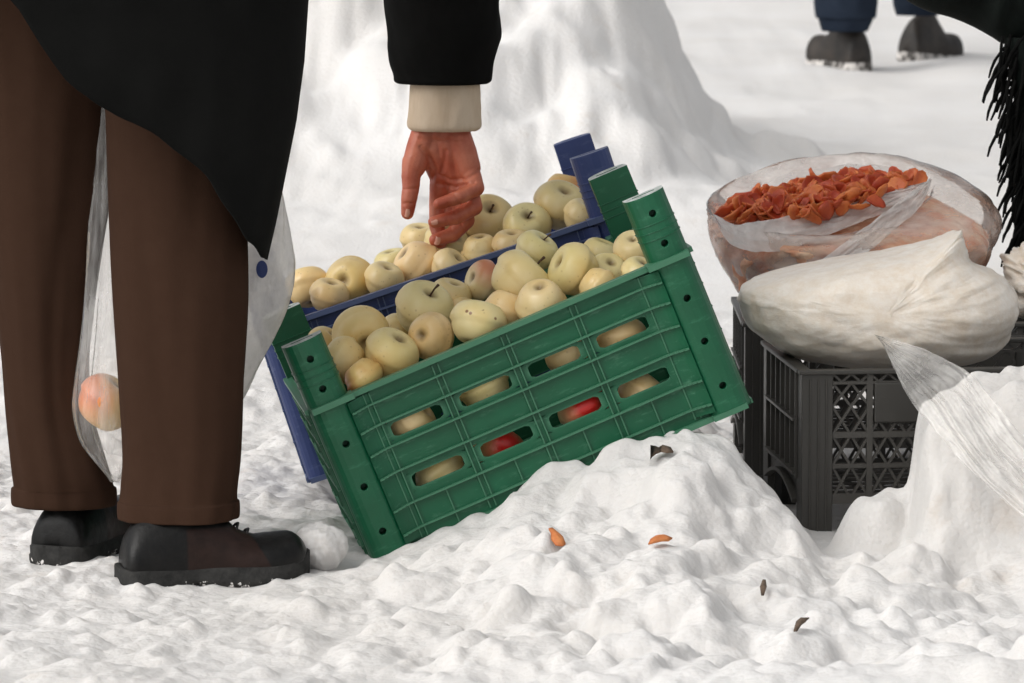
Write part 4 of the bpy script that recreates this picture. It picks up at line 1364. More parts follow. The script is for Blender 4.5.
def build_hand():
    c = []
    # wrist and forearm, flattened
    for x in (427, 436, 447, 456):
        c.append(hcap((x, 60, 0), (x, 132, 0), 15, 14.5))
    # palm, heel of the hand and thumb muscle
    c += chain([(427, 130, 0, 15), (419, 150, -0.004, 13.5), (414, 166, -0.008, 12.5)])
    c += chain([(430, 132, 0.004, 15), (432, 150, 0.004, 15), (440, 174, 0.010, 12)])
    c += chain([(444, 132, 0.003, 16), (448, 152, 0.004, 15), (452, 175, 0.010, 12.5)])
    c += chain([(455, 132, 0.001, 15), (463, 152, -0.002, 14), (468, 168, -0.002, 13)])
    c += chain([(450, 150, 0.008, 14), (463, 174, 0.010, 12.5)])
    c += chain([(452, 178, 0.020, 10), (452, 200, 0.024, 9), (450, 218, 0.018, 8)])
    # thumb
    c += chain([(414, 163, -0.008, 12.5), (411, 176, -0.012, 9.8), (411, 186, -0.013, 9.0), (409, 200, -0.016, 8.2), (407.5, 213, -0.016, 6.6)])
    # little, ring, middle and index finger, curling over to the left
    c += chain([(469, 169, -0.002, 11), (476, 188, -0.016, 8.6), (460, 197, -0.036, 7.4), (439, 204, -0.040, 5.9)])
    c += chain([(464, 175, 0.006, 11), (474, 207, -0.002, 8.8), (456, 217.5, -0.022, 7.6), (434, 222, -0.028, 6.1)])
    c += chain([(454, 176, 0.012, 11.5), (466, 220, 0.014, 9.0), (452, 235, 0.000, 7.9), (435, 240, -0.012, 6.2)])
    c += chain([(441, 176, 0.012, 11.5), (438, 205, 0.024, 9.2), (437, 226, 0.016, 8.0), (441, 243, 0.004, 6.2)])
    vs, fs = fuse(c, 0.0014, 4)
    # creases of the palm, the wrist and the finger joints
    cr = [([(421, 146), (431, 158), (436, 170), (431, 181)], 2.6, 0.0028), ([(436, 172), (450, 180), (466, 178), (479, 170)], 1.9, 0.0022), ([(438, 184), (455, 187), (474, 181)], 1.8, 0.0020),
          ([(446, 150), (444, 163), (441, 174)], 2.2, 0.0018), ([(420, 137), (440, 140), (462, 138)], 1.6, 0.0012), ([(404, 188), (418, 187)], 1.5, 0.0013), ([(404, 202), (416, 201)], 1.5, 0.0011),
          ([(455, 192), (463, 204)], 1.5, 0.0014), ([(448, 200), (452, 210)], 1.3, 0.0010), ([(455, 210), (462, 224)], 1.5, 0.0014), ([(447, 215), (451, 228)], 1.3, 0.0010)]
    segs = [(hand_pt(*p, 0), hand_pt(*q, 0), w * HS, dp) for pl, w, dp in cr for p, q in zip(pl[:-1], pl[1:])]
    me = bpy.data.meshes.new("t"); me.from_pydata(vs, [], fs); me.update()
    nrm = [v.normal.copy() for v in me.vertices]; bpy.data.meshes.remove(me)
    out = []
    for v, n in zip(vs, nrm):
        dsp = 0
        if n.y < 0.1:
            for p, q, w, dp in segs:
                ax, az, bx, bz = p.x, p.z, q.x, q.z
                t = max(0, min(1, ((v.x - ax) * (bx - ax) + (v.z - az) * (bz - az)) / ((bx - ax) ** 2 + (bz - az) ** 2)))
                d2 = (v.x - ax - t * (bx - ax)) ** 2 + (v.z - az - t * (bz - az)) ** 2
                dsp = max(dsp, dp * math.exp(-d2 / (w * w)))
        out.append(v - n * dsp)
    return out, fs


# --- the shopper
root = empty("person", G(150, 585))
tag(root, "shopper in brown trousers and long black coat reaching a bare red hand to the apples", "person")
hand = build_hand()
sh_pt = P(430, -430, 7.45)
body_caps = [
    (P(442, 70, 7.67), P(440, -140, 7.66), 0.032, 0.045), (P(440, -140, 7.66), sh_pt, 0.045, 0.06),
    (sh_pt, P(330, -470, 7.15), 0.07, 0.10), (P(330, -470, 7.15), P(100, -170, 7.02), 0.13, 0.15),
    (P(165, -130, 7.06), P(180, 300, 7.04), 0.06, 0.042), (P(180, 300, 7.04), P(180, 505, 7.025), 0.042, 0.03),
    (P(30, -130, 7.13), P(42, 300, 7.16), 0.06, 0.042), (P(42, 300, 7.16), P(60, 488, 7.19), 0.04, 0.03),
    (P(400, -480, 7.15), P(470, -560, 7.15), 0.055, 0.05), (P(490, -590, 7.15), P(520, -620, 7.15), 0.085, 0.075),
]
vs, fs = merge(hand, fuse(body_caps, 0.012, 4))
body = local(root, mesh_from("body", vs, fs, MAT['skin'], None, True))
# fingernails
def nail(p, n, up, w, l):
    n, up = Vector(n).normalized(), Vector(up).normalized()
    s = n.cross(up)
    V = []; n_ = 5
    for i in range(n_):
        for k in range(n_):
            u = (k / (n_ - 1) - .5); v = (i / (n_ - 1) - .5)
            ww = w * (1 - 0.35 * abs(v * 2) ** 3)
            V.append(Vector(p) + s * u * ww + up * v * l - n * (u * u * w * 0.9))
    Fq = [(i * n_ + k, i * n_ + k + 1, (i + 1) * n_ + k + 1, (i + 1) * n_ + k) for i in range(n_ - 1) for k in range(n_ - 1)]
    return V, Fq
def on_hand(px, py):
    best = None
    for v in hand[0]:
        d = v.y * CT + (CAM_H - v.z) * ST
        qx = 512 + v.x / d * F_PX; qy = 341.5 - ((v.z - CAM_H) * CT + v.y * ST) / d * F_PX
        if abs(qx - px) < 1.6 and abs(qy - py) < 1.6 and (best is None or v.y < best.y): best = v
    return best if best is not None else hand_pt(px, py, -0.01)
mbn = [nail(on_hand(438, 241) + Vector((0, -0.0012, 0)), (-0.1, -1, -0.15), (-0.25, -0.1, -1), 0.0095, 0.011),
       nail(on_hand(436, 222) + Vector((-0.0006, -0.0012, 0)), (-0.3, -1, 0.25), (-1, 0.25, -0.2), 0.0080, 0.0095),
       nail(on_hand(406, 214) + Vector((-0.0006, -0.0010, 0)), (-0.45, -1, 0), (-0.15, 0, -1), 0.0085, 0.0115)]
for q in mbn:
    o = local(root, mesh_from("fingernail", q[0], q[1], MAT['nail'], None, True)); o.parent = body
    o.matrix_local = Matrix()

near_rows = [(-430, 60, 262), (-250, 72, 264), (-120, 90, 262), (0, 99, 257), (95, 104, 252), (200, 108, 248), (300, 112, 250), (400, 119, 246), (455, 122, 243), (484, 120, 239.5), (498, 118.5, 238.5), (502, 116.5, 240.5), (516, 116.5, 240), (518.5, 120, 236)]
far_rows = [(-430, -95, 115), (-250, -75, 114), (-120, -58, 112), (0, -45, 118), (100, -30, 117), (180, -20, 111), (250, -12, 101), (310, -5, 94), (360, 1, 89), (410, 5, 92), (450, 9, 103), (474, 12, 110), (486, 14, 113), (489, 12, 115.5), (503, 12.5, 115.5), (505.5, 16, 112)]
leg1 = limb_loft(near_rows, (7.03, 7.00), 0.82, 220, 120, 0.0052, 1, 2.4, 1.4, 0.0)
leg2 = limb_loft(far_rows, (7.10, 7.165), 0.80, 220, 120, 0.0052, 2, 2.4, 1.4, 0.0)
hip = fuse([(P(150, -200, 7.0), P(120, -470, 7.0), 0.12, 0.16), (P(30, -200, 7.08), P(60, -470, 7.05), 0.12, 0.16)], 0.012, 4)
# side seam, standing a little proud of the near leg
seam = MB(); seam.tube([P(231 - 0.00 * k, y, 6.895) for k, y in enumerate(np.linspace(260, 512, 14))], 0.0012, 6)
vs, fs = merge(leg1, leg2, hip)
tr = local(root, mesh_from("trousers", vs, fs, MAT['trousers'], None, True))

# coat: a hanging shell with a slanting hem, the bent torso and the upper arm
def coat_right(y):
    return float(np.interp(y, [-430, -200, -40, 0, 60, 120, 180, 220, 258], [380, 330, 312, 307, 303, 295, 283, 275, 266]))
def coat_hem(x):
    return float(np.interp(x, [-200, -40, 0, 30, 55, 80, 105, 140, 165, 190, 215, 235, 250, 262, 266], [-160, -60, -30, 2, 40, 75, 95, 112, 128, 146, 171, 206, 231, 250, 259]))
cols = []
ncol, nrow = 160, 60
for k in range(ncol):
    a = 2 * math.pi * k / ncol
    e = 0.5 + 0.5 * math.copysign(abs(math.cos(a)) ** 0.9, math.cos(a))
    Lx = -175.0
    y = 0.0
    for _ in range(40):
        y = 0.5 * y + 0.5 * coat_hem(Lx + (coat_right(y) - Lx) * e)
    col = []
    for i in range(nrow):
        t = i / (nrow - 1)
        yy = y + (-430 - y) * t
        x = Lx + (coat_right(yy) - Lx) * e
        c = P(x, yy, 6.99)
        dep = 0.175 + 0.012 * math.sin(3 * a + 1.0)
        f = 0.010 * vnoise(np.array([k / ncol * 14.0]), np.array([c.z * 2.0]), 210)[0] * (1 - 0.4 * t) + 0.004 * vnoise(np.array([k / ncol * 40.0]), np.array([c.z * 5.0]), 211)[0]
        col.append(Vector((c.x, c.y - math.sin(a) * (dep + f), c.z + 0.002 * math.sin(k * 0.9) * (1 - t))))
    cols.append(col)
vs = [cols[k][i] for k in range(ncol) for i in range(nrow)]
fs = [(k * nrow + i, ((k + 1) % ncol) * nrow + i, ((k + 1) % ncol) * nrow + i + 1, k * nrow + i + 1) for k in range(ncol) for i in range(nrow - 1)]
shell = (vs, fs)
torso = fuse([(P(90, -330, 7.02), P(330, -520, 7.15), 0.20, 0.19), (P(330, -520, 7.15), P(430, -470, 7.42), 0.15, 0.09),
              (P(330, -520, 7.12), P(300, -470, 6.95), 0.15, 0.085), (P(300, -470, 6.95), P(250, -200, 6.90), 0.075, 0.06),
              (P(430, -470, 7.42), P(442, -150, 7.66), 0.085, 0.075), (P(442, -150, 7.66), P(442, -70, 7.67), 0.075, 0.068),
              (P(440, -540, 7.15), P(520, -640, 7.15), 0.10, 0.12)], 0.012, 5)
slv_rows = [(-100, 378, 505), (-40, 382, 502), (0, 385, 499), (22, 389, 500), (36, 391, 500), (48, 391, 496), (62, 393, 492), (74, 397, 491), (80, 398, 490), (82, 401, 487)]
sleeve = limb_loft(slv_rows, 7.67, 0.82, 70, 72, 0.004, 5, 9.0, 1.5)
coat = local(root, mesh_from("coat", *merge(shell, torso, sleeve), MAT['coat'], None, True))
solidify(coat, 0.004, 0)
cuff_rows = [(70, 413, 477), (86, 411, 479), (104, 410, 480), (116, 409, 480), (123, 408, 480.5), (127, 409, 480), (129.5, 412, 477)]
cf = local(root, mesh_from("knit_cuff", *limb_loft(cuff_rows, 7.67, 0.80, 40, 90, 0.0012, 8, 20, 3.0), MAT['cuff'], None, True))
solidify(cf, 0.003, 0)
smats = (MAT['shoe_leather'], MAT['rubber'], MAT['leather'])
heel = G(121, 588); heel.z = -0.001
shoe(root, heel, math.radians(14), 0.238, 0.094, 0.106, 0, smats)
heel2 = G(54, 567); heel2.z = -0.001
shoe(root, heel2, math.radians(68), 0.245, 0.094, 0.106, 0, smats)

# --- walker in the background, seen from behind
w_root = empty("person", G(880, 62))
tag(w_root, "passer-by in navy trousers and snowy boots walking away at the back", "person")
lw1 = limb_loft([(-330, 806, 880), (-150, 810, 879), (0, 814, 877), (18, 818, 873), (29, 821, 869), (31, 823, 867)], 16.5, 0.9, 50, 40, 0.006, 11)
lw2 = limb_loft([(-330, 874, 952), (-150, 884, 950), (-40, 890, 946), (0, 893, 944), (10, 895, 941), (15, 897, 938)], 16.9, 0.9, 50, 40, 0.006, 12)
hipw = fuse([(P(845, -300, 16.6), P(860, -380, 16.6), 0.13, 0.16), (P(910, -300, 16.7), P(895, -380, 16.6), 0.13, 0.16)], 0.02, 4)
local(w_root, mesh_from("trousers", *merge(lw1, lw2, hipw), MAT['navy'], None, True))
bw = fuse([(P(845, -40, 16.5), P(850, -350, 16.6), 0.04, 0.07), (P(917, -80, 16.9), P(905, -350, 16.7), 0.04, 0.07), (P(878, -370, 16.6), P(878, -560, 16.6), 0.15, 0.17),
           (P(878, -560, 16.6), P(878, -640, 16.6), 0.08, 0.07), (P(878, -680, 16.6), P(878, -710, 16.6), 0.10, 0.09)], 0.015, 4)
local(w_root, mesh_from("body", *bw, MAT['skin'], None, True))
cw = fuse([(P(880, -330, 16.6), P(878, -590, 16.6), 0.21, 0.20), (P(820, -570, 16.6), P(790, -330, 16.6), 0.08, 0.06), (P(940, -570, 16.6), P(968, -330, 16.6), 0.08, 0.06), (P(878, -620, 16.62), P(878, -720, 16.62), 0.11, 0.125)], 0.015, 5)
local(w_root, mesh_from("coat", *cw, MAT['coat'], None, True))
bmats = (MAT['boot'], MAT['sole_snow'], MAT['boot'], MAT['boot'])
b1 = G(862, 70); b1.z = sh(b1.x, b1.y) - 0.004
shoe(w_root, b1, math.radians(122), 0.25, 0.104, 0.165, 0, bmats, False)
b2 = G(906, 59); b2.z = sh(b2.x, b2.y) + 0.0
shoe(w_root, b2, math.radians(50), 0.26, 0.102, 0.160, -math.radians(6), bmats, False)

# --- person in black at the right edge, with a fringed shawl
r_root = empty("person", G(1130, 440))
tag(r_root, "person in black with a fringed black shawl at the right edge of the picture", "person")
rd = 8.45
rl = fuse([(P(1105, 60, rd), P(1100, 425, rd), 0.085, 0.065), (P(1190, 60, rd + .05), P(1195, 425, rd + .05), 0.085, 0.065), (P(1100, 425, rd), P(1086, 431, rd - 0.12), 0.05, 0.045), (P(1195, 425, rd + .05), P(1190, 431, rd - 0.1), 0.05, 0.045)], 0.012, 4)
local(r_root, mesh_from("body", *rl, MAT['navy'], None, True))
rc = fuse([(P(1150, 120, rd), P(1145, -350, rd), 0.17, 0.19), (P(1145, -350, rd), P(1130, -640, rd), 0.19, 0.17), (P(1110, -700, rd), P(1105, -740, rd), 0.11, 0.11),
           (P(1080, -600, rd - .1), P(1085, -250, rd - .16), 0.075, 0.065), (P(1085, -250, rd - .16), P(1040, -60, rd - .2), 0.07, 0.06)], 0.012, 6)
local(r_root, mesh_from("coat", *rc, MAT['coat'], None, True))
# shawl: hangs over the arm, its lower edge slants into view
U = 60; Vn = 40
edge = catmull([(868, -26), (905, -2), (928, 10), (950, 16), (972, 25), (992, 36), (1004, 43), (1024, 44), (1060, 52), (1110, 66), (1160, 80)], U)
rows = []
for j in range(Vn):
    t = j / (Vn - 1); r = []
    for i in range(U):
        s = i / (U - 1)
        px = edge[i][0] + 60 * t * (1 - s); py = edge[i][1] - 330 * t * (0.45 + 0.55 * s)
        b = 0.055 * math.sin(math.pi * min(t * 2.4, 1)) + 0.012 * vnoise(np.array([s * 9.0 - t * 3]), np.array([t * 4 + s * 2]), 300)[0]
        roll = -0.012 if j == 0 else 0
        r.append(P(px, py, 8.22 - b - roll))
    rows.append(r)
vs, fs = rings_mesh(rows, False, False)
sw = local(r_root, mesh_from("shawl", vs, fs, MAT['shawl'], None, True)); solidify(sw, 0.010, 0); subsurf(sw, 1)
# scarf end that hangs beyond the frame edge, fringed along its left edge
rows = []
for j in range(30):
    t = j / 29; r = []
    for i in range(14):
        s = i / 13
        r.append(P(1008 + 22 * t + s * 85, 38 + 200 * t, 8.2 - 0.02 * math.sin(s * 7 + t * 2)))
    rows.append(r)
vs, fs = rings_mesh(rows, False, False)
sc_ = mesh_from("scarf_end", vs, fs, MAT['shawl'], None, True); local(r_root, sc_); solidify(sc_, 0.006, 0)
mb = MB()
rnd = random.Random(5)
for k in range(260):
    t = rnd.random() ** 0.9
    x = 1003 + 24 * t + rnd.uniform(-3, 26); y = 34 + 195 * t
    L = rnd.uniform(34, 62); lean = rnd.uniform(0.12, 0.70) if rnd.random() < 0.7 else rnd.uniform(-0.05, 0.2)
    d0 = 8.2 - rnd.uniform(-0.01, 0.03)
    pts = []
    cvt = rnd.uniform(-0.4, 0.3)
    for q in range(6):
        s = q / 5
        pts.append(P(x - L * math.sin(lean) * (s * (1.25 - 0.45 * s) + cvt * s * (1 - s)) + rnd.uniform(-0.8, 0.8), y + L * math.cos(lean) * s, d0 - 0.01 * s))
    mb.tube(pts, [0.0022, 0.0026, 0.0021, 0.0026, 0.0022, 0.0014], 6)
fr = local(r_root, mb.build("fringe", MAT['coat'], None, True)); fr.parent = sc_; fr.matrix_local = Matrix(); tag(fr, kind="stuff")
bpy.context.view_layer.update()


# ------------------------------------------------------------------ bags
def outline_solid(outline, c, d, depth, nlat=36, n=120, seed=0, amp=0.006, freq=9, flat_z=None, sharp=1.0):
    """rounded solid: outline measured at distance d, bulging by `depth` front and back"""
    o = catmull(list(outline) + [outline[0]], n + 1)[:n]
    hx = (o[:, 0].max() - o[:, 0].min()) / 2; hy = (o[:, 1].max() - o[:, 1].min()) / 2 * 0.93
    cen = ((o[:, 0].max() + o[:, 0].min()) / 2, (o[:, 1].max() + o[:, 1].min()) / 2 + hy * 0.05)
    an = np.arctan2((o[:, 1] - cen[1]) / hy, (o[:, 0] - cen[0]) / hx)
    rings = []
    for i in range(nlat):
        la = -math.pi / 2 + math.pi * (i + 0.5) / nlat
        cs, sn = math.cos(la) ** sharp, math.sin(la)
        r = []
        for k in range(n):
            a = 2 * math.pi * k / n
            w = cs ** 3                                  # the silhouette's corners fade into a plain bulge
            ex, ey = cen[0] + hx * math.cos(an[k]), cen[1] + hy * math.sin(an[k])
            px = c[0] + ((o[k][0] * w + ex * (1 - w)) - c[0]) * cs; py = c[1] + ((o[k][1] * w + ey * (1 - w)) - c[1]) * cs
            p0 = P(px, py, d)
            a = 2 * math.pi * k / n
            nz = fbm(np.array([math.cos(a) * freq * .3 * cs + sn * 2 + seed]), np.array([math.sin(a) * freq * .3 * cs + seed * 1.7]), 4, 400 + seed)[0]
            r.append(Vector((p0.x, p0.y - (-sn) * -depth * 1.0 if False else p0.y + sn * depth, p0.z)) + (Vector((p0.x, p0.y + sn * depth, p0.z)) - P(c[0], c[1], d)).normalized() * nz * amp)
        rings.append(r)
    return rings_mesh(rings)


# the white bag lying on the front black crate
wb_out = [(738, 300), (742, 285), (765, 276), (800, 268), (850, 260), (900, 250), (936, 239), (956, 231), (962, 233), (966, 250), (974, 263), (990, 270), (1006, 281), (1016, 300), (1016, 322), (1006, 343), (987, 359), (950, 366), (900, 368), (850, 366), (803, 359), (770, 344), (747, 324)]
bag = mesh_from("filled_bag", *outline_solid(wb_out, (878, 306), 7.50, 0.135, 60, 220, 3, 0.0038, 12, sharp=0.72), MAT['white_bag'], None, True)
tag(bag, "white plastic bag full of pale food lying on the front black crate", "bag")
bag_root = bag


def film_sheet(name, rows_a, rows_b, d_a, d_b, mat, nu=60, nv=24, amp=0.010, fu=14, fv=3, seed=0, pw=1.0):
    """thin sheet between two edges; wrinkles run along its length"""
    A = catmull(rows_a, nu); B = catmull(rows_b, nu)
    rows = []
    for i in range(nu):
        s = i / (nu - 1); r = []
        for k in range(nv):
            t = k / (nv - 1)
            px = A[i][0] * (1 - t) + B[i][0] * t; py = A[i][1] * (1 - t) + B[i][1] * t
            sa, sb = s ** pw, s ** pw
            dd = (d_a[0] + (d_a[1] - d_a[0]) * sa) * (1 - t) + (d_b[0] + (d_b[1] - d_b[0]) * sb) * t
            w = (abs(vnoise(np.array([t * fu + seed + 0.8 * math.sin(s * 5)]), np.array([s * fv + seed]), 500 + seed)[0]) * 1.6 + 0.5 * fbm(np.array([t * 4.0 + seed]), np.array([s * 6.0]), 3, 510)[0]) * amp * min(1, 0.25 + s * 1.5)
            w2 = 0.004 * fbm(np.array([t * 9.0 + s * 7]), np.array([s * 8.0]), 3, 520 + seed)[0]
            r.append(P(px, py + w2 * 400, dd + w))
        rows.append(r)
    vs, fs = rings_mesh(rows, False, False)
    o = mesh_from(name, vs, fs, mat, None, True)
    return o


tail = film_sheet("bag_tail", [(874, 334), (905, 343), (940, 356), (968, 372), (990, 396), (1012, 424), (1040, 452), (1075, 480)],
                  [(880, 340), (893, 366), (908, 396), (926, 420), (948, 446), (974, 474), (1010, 505), (1050, 540)], (7.345, 6.86), (7.345, 6.80), MAT['film_tail'], 110, 70, 0.016, 7, 1.6, 1, 0.45)
tail.parent = bag
# a slack fold of film across the top of the bag, ending in the pointed corner
mb = None

# the open bag of dried fruit on the back black crate
dB = 8.0


def bag_rings(rows, n=120, seed=0, amp=0.008):
    """rows: (cx, cy, half width px, depth m, front drop px, left tilt px)"""
    R_ = catmull(rows, 46); rings = []
    for i, (cx, cy, hw, dp, fd, lt) in enumerate(R_):
        r = []
        for k in range(n):
            a = 2 * math.pi * k / n
            ca, sa = math.cos(a), math.sin(a)
            w = fbm(np.array([ca * 2.3 + seed]), np.array([sa * 2.3 + i * 0.10]), 4, 600 + seed)[0]
            w3 = abs(vnoise(np.array([k / n * 26.0]), np.array([i * 0.13]), 610 + seed)[0])
            k_ = 1 + (w * amp + w3 * amp * 0.8) / (hw / F_PX * dB)
            p = P(cx + hw * ca * k_, cy + fd * sa - lt * ca + 3.0 * w, dB)
            r.append(Vector((p.x, p.y - dp * sa * k_, p.z)))
        rings.append(r)
    return rings


br = bag_rings([(828, 203, 94, 0.140, 28, 14), (824, 199, 104, 0.152, 30, 16), (822, 196, 110, 0.162, 30, 16), (826, 195, 117, 0.168, 29, 14), (836, 197, 129, 0.178, 25, 11), (847, 206, 141, 0.190, 16, 7),
                (853, 219, 145, 0.197, 7, 3), (855, 236, 144, 0.199, 2, 0), (854, 254, 137, 0.192, 0, 0), (852, 276, 121, 0.176, 0, 0), (850, 294, 104, 0.158, 0, 0), (850, 297, 60, 0.09, 0, 0)], seed=2)
fb = mesh_from("plastic_bag", *rings_mesh(br, False), MAT['film_bag'], None, True)
tag(fb, "open clear plastic bag of dried orange fruit on the back black crate", "bag")
# the heap that fills the bag (seen through the film)
fr_r = bag_rings([(822, 206, 8, 0.01, 3, 1), (820, 205, 40, 0.06, 12, 6), (822, 209, 78, 0.115, 20, 12), (830, 216, 108, 0.155, 18, 10), (844, 226, 127, 0.176, 8, 4), (853, 238, 133, 0.186, 2, 0), (852, 256, 128, 0.182, 0, 0), (851, 276, 113, 0.166, 0, 0), (850, 292, 98, 0.15, 0, 0), (850, 294, 40, 0.06, 0, 0)], seed=9, amp=0.014)
fill = mesh_from("dried_fruit", *rings_mesh(fr_r, True), MAT['fruit_fill'], None, True)
tag(fill, "mass of dried orange fruit filling the open clear bag", "dried fruit", None, "stuff")


def fruit_piece(seed):
    rnd = random.Random(seed)
    n, m = 12, 7; rings = []
    L, Wd = rnd.uniform(0.012, 0.018), rnd.uniform(0.009, 0.014)
    bend = rnd.uniform(0.4, 1.0); tw = rnd.uniform(-0.5, 0.5)
    for i in range(m):
        s = -1 + 2 * i / (m - 1); r = []
        w = Wd * math.sqrt(max(0.05, 1 - s * s * 0.9)) * rnd.uniform(0.85, 1.15)
        for k in range(n):
            a = 2 * math.pi * k / n
            y = w * math.cos(a); z = 0.0018 * math.sin(a) * rnd.uniform(0.7, 1.3) + bend * (y * y / Wd) * 0.9 + bend * s * s * 0.006
            y, z = y * math.cos(tw * s) - z * math.sin(tw * s), y * math.sin(tw * s) + z * math.cos(tw * s)
            r.append((s * L, y, z))
        rings.append(r)
    return rings_mesh(rings)


FM = []
for k in range(8):
    vs, fs = fruit_piece(50 + k)
    me = bpy.data.meshes.new("dried_fruit_piece"); me.from_pydata(vs, [], fs); me.materials.append(MAT['fruit'] if k % 3 else MAT['fruit_dark'])
    me.polygons.foreach_set("use_smooth", [True] * len(me.polygons)); me.update(); FM.append(me)
rnd = random.Random(11)
ctr = P(821, 206, dB)
n_f = 0
for k in range(230):
    while True:
        u, v = rnd.uniform(-1, 1), rnd.uniform(-1, 1)
        if u * u + v * v < 1: break
    X = u * 0.140; Yd = v * 0.150
    hz = 0.016 * (1 - (u * u + v * v)) + 0.160 * X + 0.02 * Yd + rnd.uniform(0.0, 0.014)
    o = bpy.data.objects.new("dried_fruit_piece", FM[rnd.randrange(8)]); COL.objects.link(o)
    s = rnd.uniform(0.9, 1.4)
    o.matrix_world = Matrix.Translation((ctr.x + X, ctr.y + Yd, ctr.z + hz)) @ Euler((rnd.uniform(-1.0, 1.0), rnd.uniform(-0.9, 0.9), rnd.uniform(0, 6.28))).to_matrix().to_4x4() @ Matrix.Diagonal((s, s, s, 1))
    tag(o, "curled piece of dried orange fruit on top of the heap in the open bag", "dried fruit", "dried fruit pieces in the open bag")
# twisted band of film drawn across the front of the bag
band = film_sheet("film_fold", [(776, 290), (808, 269), (843, 244), (880, 216), (912, 192), (930, 179)], [(815, 290), (840, 274), (870, 250), (900, 226), (922, 204), (932, 180)], (7.72, 7.90), (7.73, 7.91), MAT['film_white'], 50, 16, 0.010, 5, 3, 4)
band.parent = fb
lip = film_sheet("rolled_rim", [(713, 214), (735, 224), (760, 221), (789, 216), (820, 210), (848, 204), (888, 192), (926, 182)], [(714, 216), (730, 243), (766, 252), (808, 243), (850, 227), (890, 209), (922, 190), (928, 183)], (7.84, 7.92), (7.80, 7.91), MAT['film_white'], 70, 16, 0.008, 4, 9, 6)
lip.parent = fb

# white carrier bag hanging behind the shopper's near leg
cb_rows = [(60, 232, 262), (140, 226, 272), (205, 215, 284), (240, 208, 290), (268, 205, 293), (300, 205, 288), (335, 207, 274), (365, 210, 258), (395, 214, 244), (410, 220, 236)]
cbag = mesh_from("carrier_bag", *limb_loft(cb_rows, 7.18, 0.5, 70, 64, 0.005, 21, 10, 1.5, cap=True), MAT['film_white'], None, True)
tag(cbag, "white carrier bag with a blue mark hanging behind the shopper's near leg", "bag")
mb = MB()
prof = [(0.0075 * math.cos(2 * math.pi * k / 20), 0.0115 * math.sin(2 * math.pi * k / 20)) for k in range(20)]
cpt = P(262, 269, 7.145)
mb.add([(cpt.x + p[0], cpt.y - 0.003 + 6.0 * p[0] ** 2, cpt.z + p[1]) for p in prof], [tuple(range(20))])
pr = mb.build("printed_mark", MAT['print'], cbag, False)
pr.matrix_local = Matrix(); solidify(pr, 0.001, 0)

# clear bag with an apple, hanging between the shopper's legs
kb_rows = [(-60, 96, 124), (60, 94, 126), (160, 92, 128), (250, 88, 132), (330, 81, 138), (380, 75, 142), (410, 73, 142), (440, 80, 139), (460, 94, 132), (474, 106, 124), (482, 112, 119)]
kbag = mesh_from("clear_bag", *limb_loft(kb_rows, 7.09, 0.96, 100, 64, 0.0055, 31, 3.0, 2.2, cap=False), MAT['film'], None, True)
tag(kbag, "thin clear bag with a fruit in it hanging between the shopper's legs", "bag")
o = bpy.data.objects.new("apple", get_apple('apple_orange', 1)); COL.objects.link(o)
o.matrix_world = Matrix.Translation(P(107, 403, 7.09)) @ axis_rot((0.55, 0.75, 0.1), 3.6).to_4x4() @ Matrix.Diagonal((1.04, 1.04, 1.04, 1))
tag(o, "orange and yellow apple inside the clear bag between the shopper's legs", "apple")

# more bags at the right edge
e1 = mesh_from("clear_bag", *outline_solid([(998, 406), (1006, 399), (1030, 398), (1070, 396), (1100, 410), (1100, 440), (1070, 452), (1035, 446), (1010, 436), (1000, 424)], (1045, 422), 7.18, 0.06, 24, 80, 12, 0.014, 16), MAT['film_bag'], None, True)
tag(e1, "small crumpled clear bag at the right edge in front of the black crate", "bag")
e2 = mesh_from("carrier_bag", *outline_solid([(1001, 262), (1010, 250), (1035, 243), (1080, 246), (1100, 270), (1100, 310), (1060, 322), (1022, 316), (1006, 292)], (1050, 284), 7.95, 0.07, 24, 80, 15, 0.012, 12), MAT['white_bag'], None, True)
tag(e2, "white bag at the right edge behind the filled bag", "bag")

# ------------------------------------------------------------------ small things on the snow
def lump(name, p, r, seed, mat, sq=(1, 1, 0.9)):
    bm = bmesh.new(); bmesh.ops.create_icosphere(bm, subdivisions=5, radius=1.0)
    for v in bm.verts:
        c = v.co
        k = 1 + 0.10 * fbm(np.array([c.x * 1.8 + seed]), np.array([c.y * 1.8 + c.z * 1.3]), 4, 700 + seed)[0] + 0.05 * puffs(np.array([c.x * 3 + c.z]), np.array([c.y * 3 - c.z]), 710)[0]
        v.co = Vector((c.x * sq[0], c.y * sq[1], c.z * sq[2])) * r * k
    me = bpy.data.meshes.new(name); bm.to_mesh(me); bm.free(); me.materials.append(mat)
    me.polygons.foreach_set("use_smooth", [True] * len(me.polygons))
    o = link(bpy.data.objects.new(name, me)); o.location = p
    return o


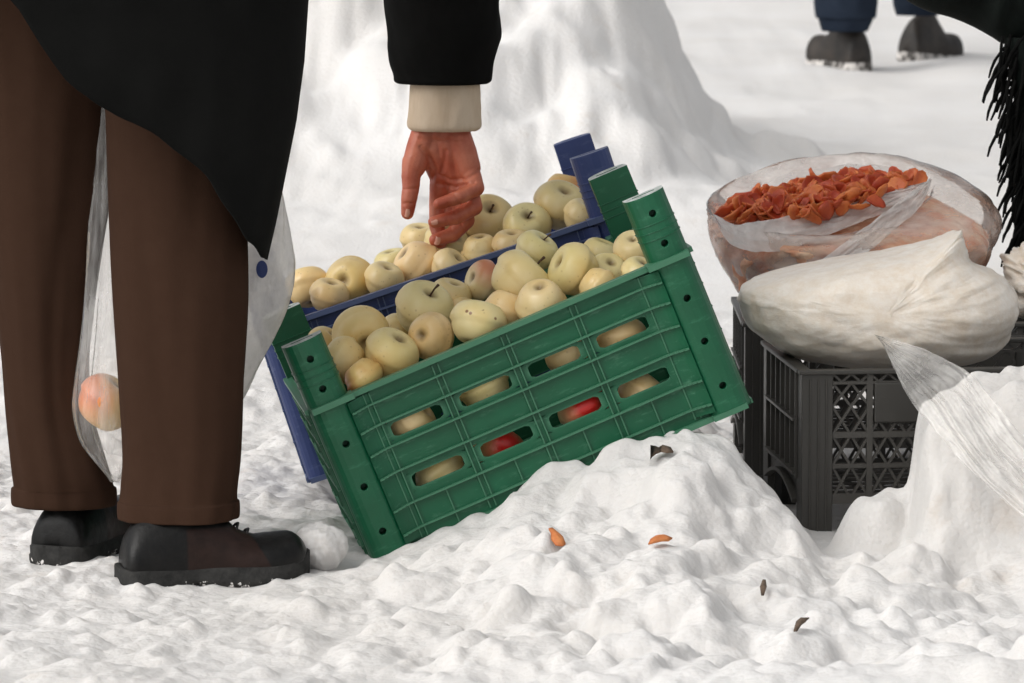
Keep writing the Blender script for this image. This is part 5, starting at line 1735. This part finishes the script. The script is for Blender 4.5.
p = on_snow(321, 577)
o = lump("snow_clump", (P(320, 555, 7.06)), 0.034, 3, MAT['snow']); o.location.z = sh(o.location.x, o.location.y) + 0.026
tag(o, "round clump of snow lying against the toe of the near shoe", "snow clump")


def flake(name, pts, px, mat, label, cat, rise=0.004):
    """small curled scrap lying on the snow: outline in photo pixels round its middle"""
    c = on_snow(*px)
    s = c.y / F_PX * 0.95
    n = len(pts); vs = []
    for j, t in enumerate((1.0, 0.55, 0.0)):
        for q in pts:
            vs.append(Vector((q[0] * s * t, -q[1] * s * t * 2.2, rise + 0.004 * (1 - t * t) + 0.3 * abs(math.sin(q[0] * 0.35 + q[1])) * 3 * s * t)))
    fs = [(j * n + k, j * n + (k + 1) % n, (j + 1) * n + (k + 1) % n, (j + 1) * n + k) for j in range(2) for k in range(n)]
    R_ = Matrix.Rotation(math.radians(20), 3, 'X')
    o = mesh_from(name, [R_ @ v for v in vs], fs, mat, None, True)
    o.location = c + Vector((0, -0.006, 0.004)); solidify(o, 0.002, 0)
    tag(o, label, cat)
    return o


flake("orange_peel", [(-9, -8), (-5, -9), (0, -5), (6, 0), (9, 7), (5, 9), (-2, 8), (-6, 3), (-6, -3)], (557, 543), MAT['peel'], "orange dried fruit scrap on the snow below the green crate, left of the two", "fruit scrap")
flake("orange_peel", [(-13, 5), (-10, 0), (-4, -3), (5, -4), (13, -1), (9, 2), (2, 2), (-6, 4)], (660, 545), MAT['peel'], "flat orange scrap of dried fruit on the snow, right of the two", "fruit scrap")
flake("dead_leaf", [(-12, 8), (-11, -6), (-6, -2), (2, -6), (10, -4), (13, 1), (6, 2), (0, 1), (-6, 2)], (661, 457), MAT['leaf'], "dark crumpled leaf on the snow just below the green crate's right half", "leaf")
flake("dead_leaf", [(-3, 8), (-3, 0), (0, -7), (3, -7), (3, 0), (0, 8)], (763, 593), MAT['leaf'], "tiny brown leaf on the snow under the black crate's front leg", "leaf")
flake("dead_leaf", [(-9, 7), (-5, -2), (0, -6), (9, -6), (4, -2), (-1, 1), (-5, 7)], (801, 630), MAT['leaf'], "brown leaf sliver half sunk in the snow near the bottom edge", "leaf")
bpy.context.view_layer.update()
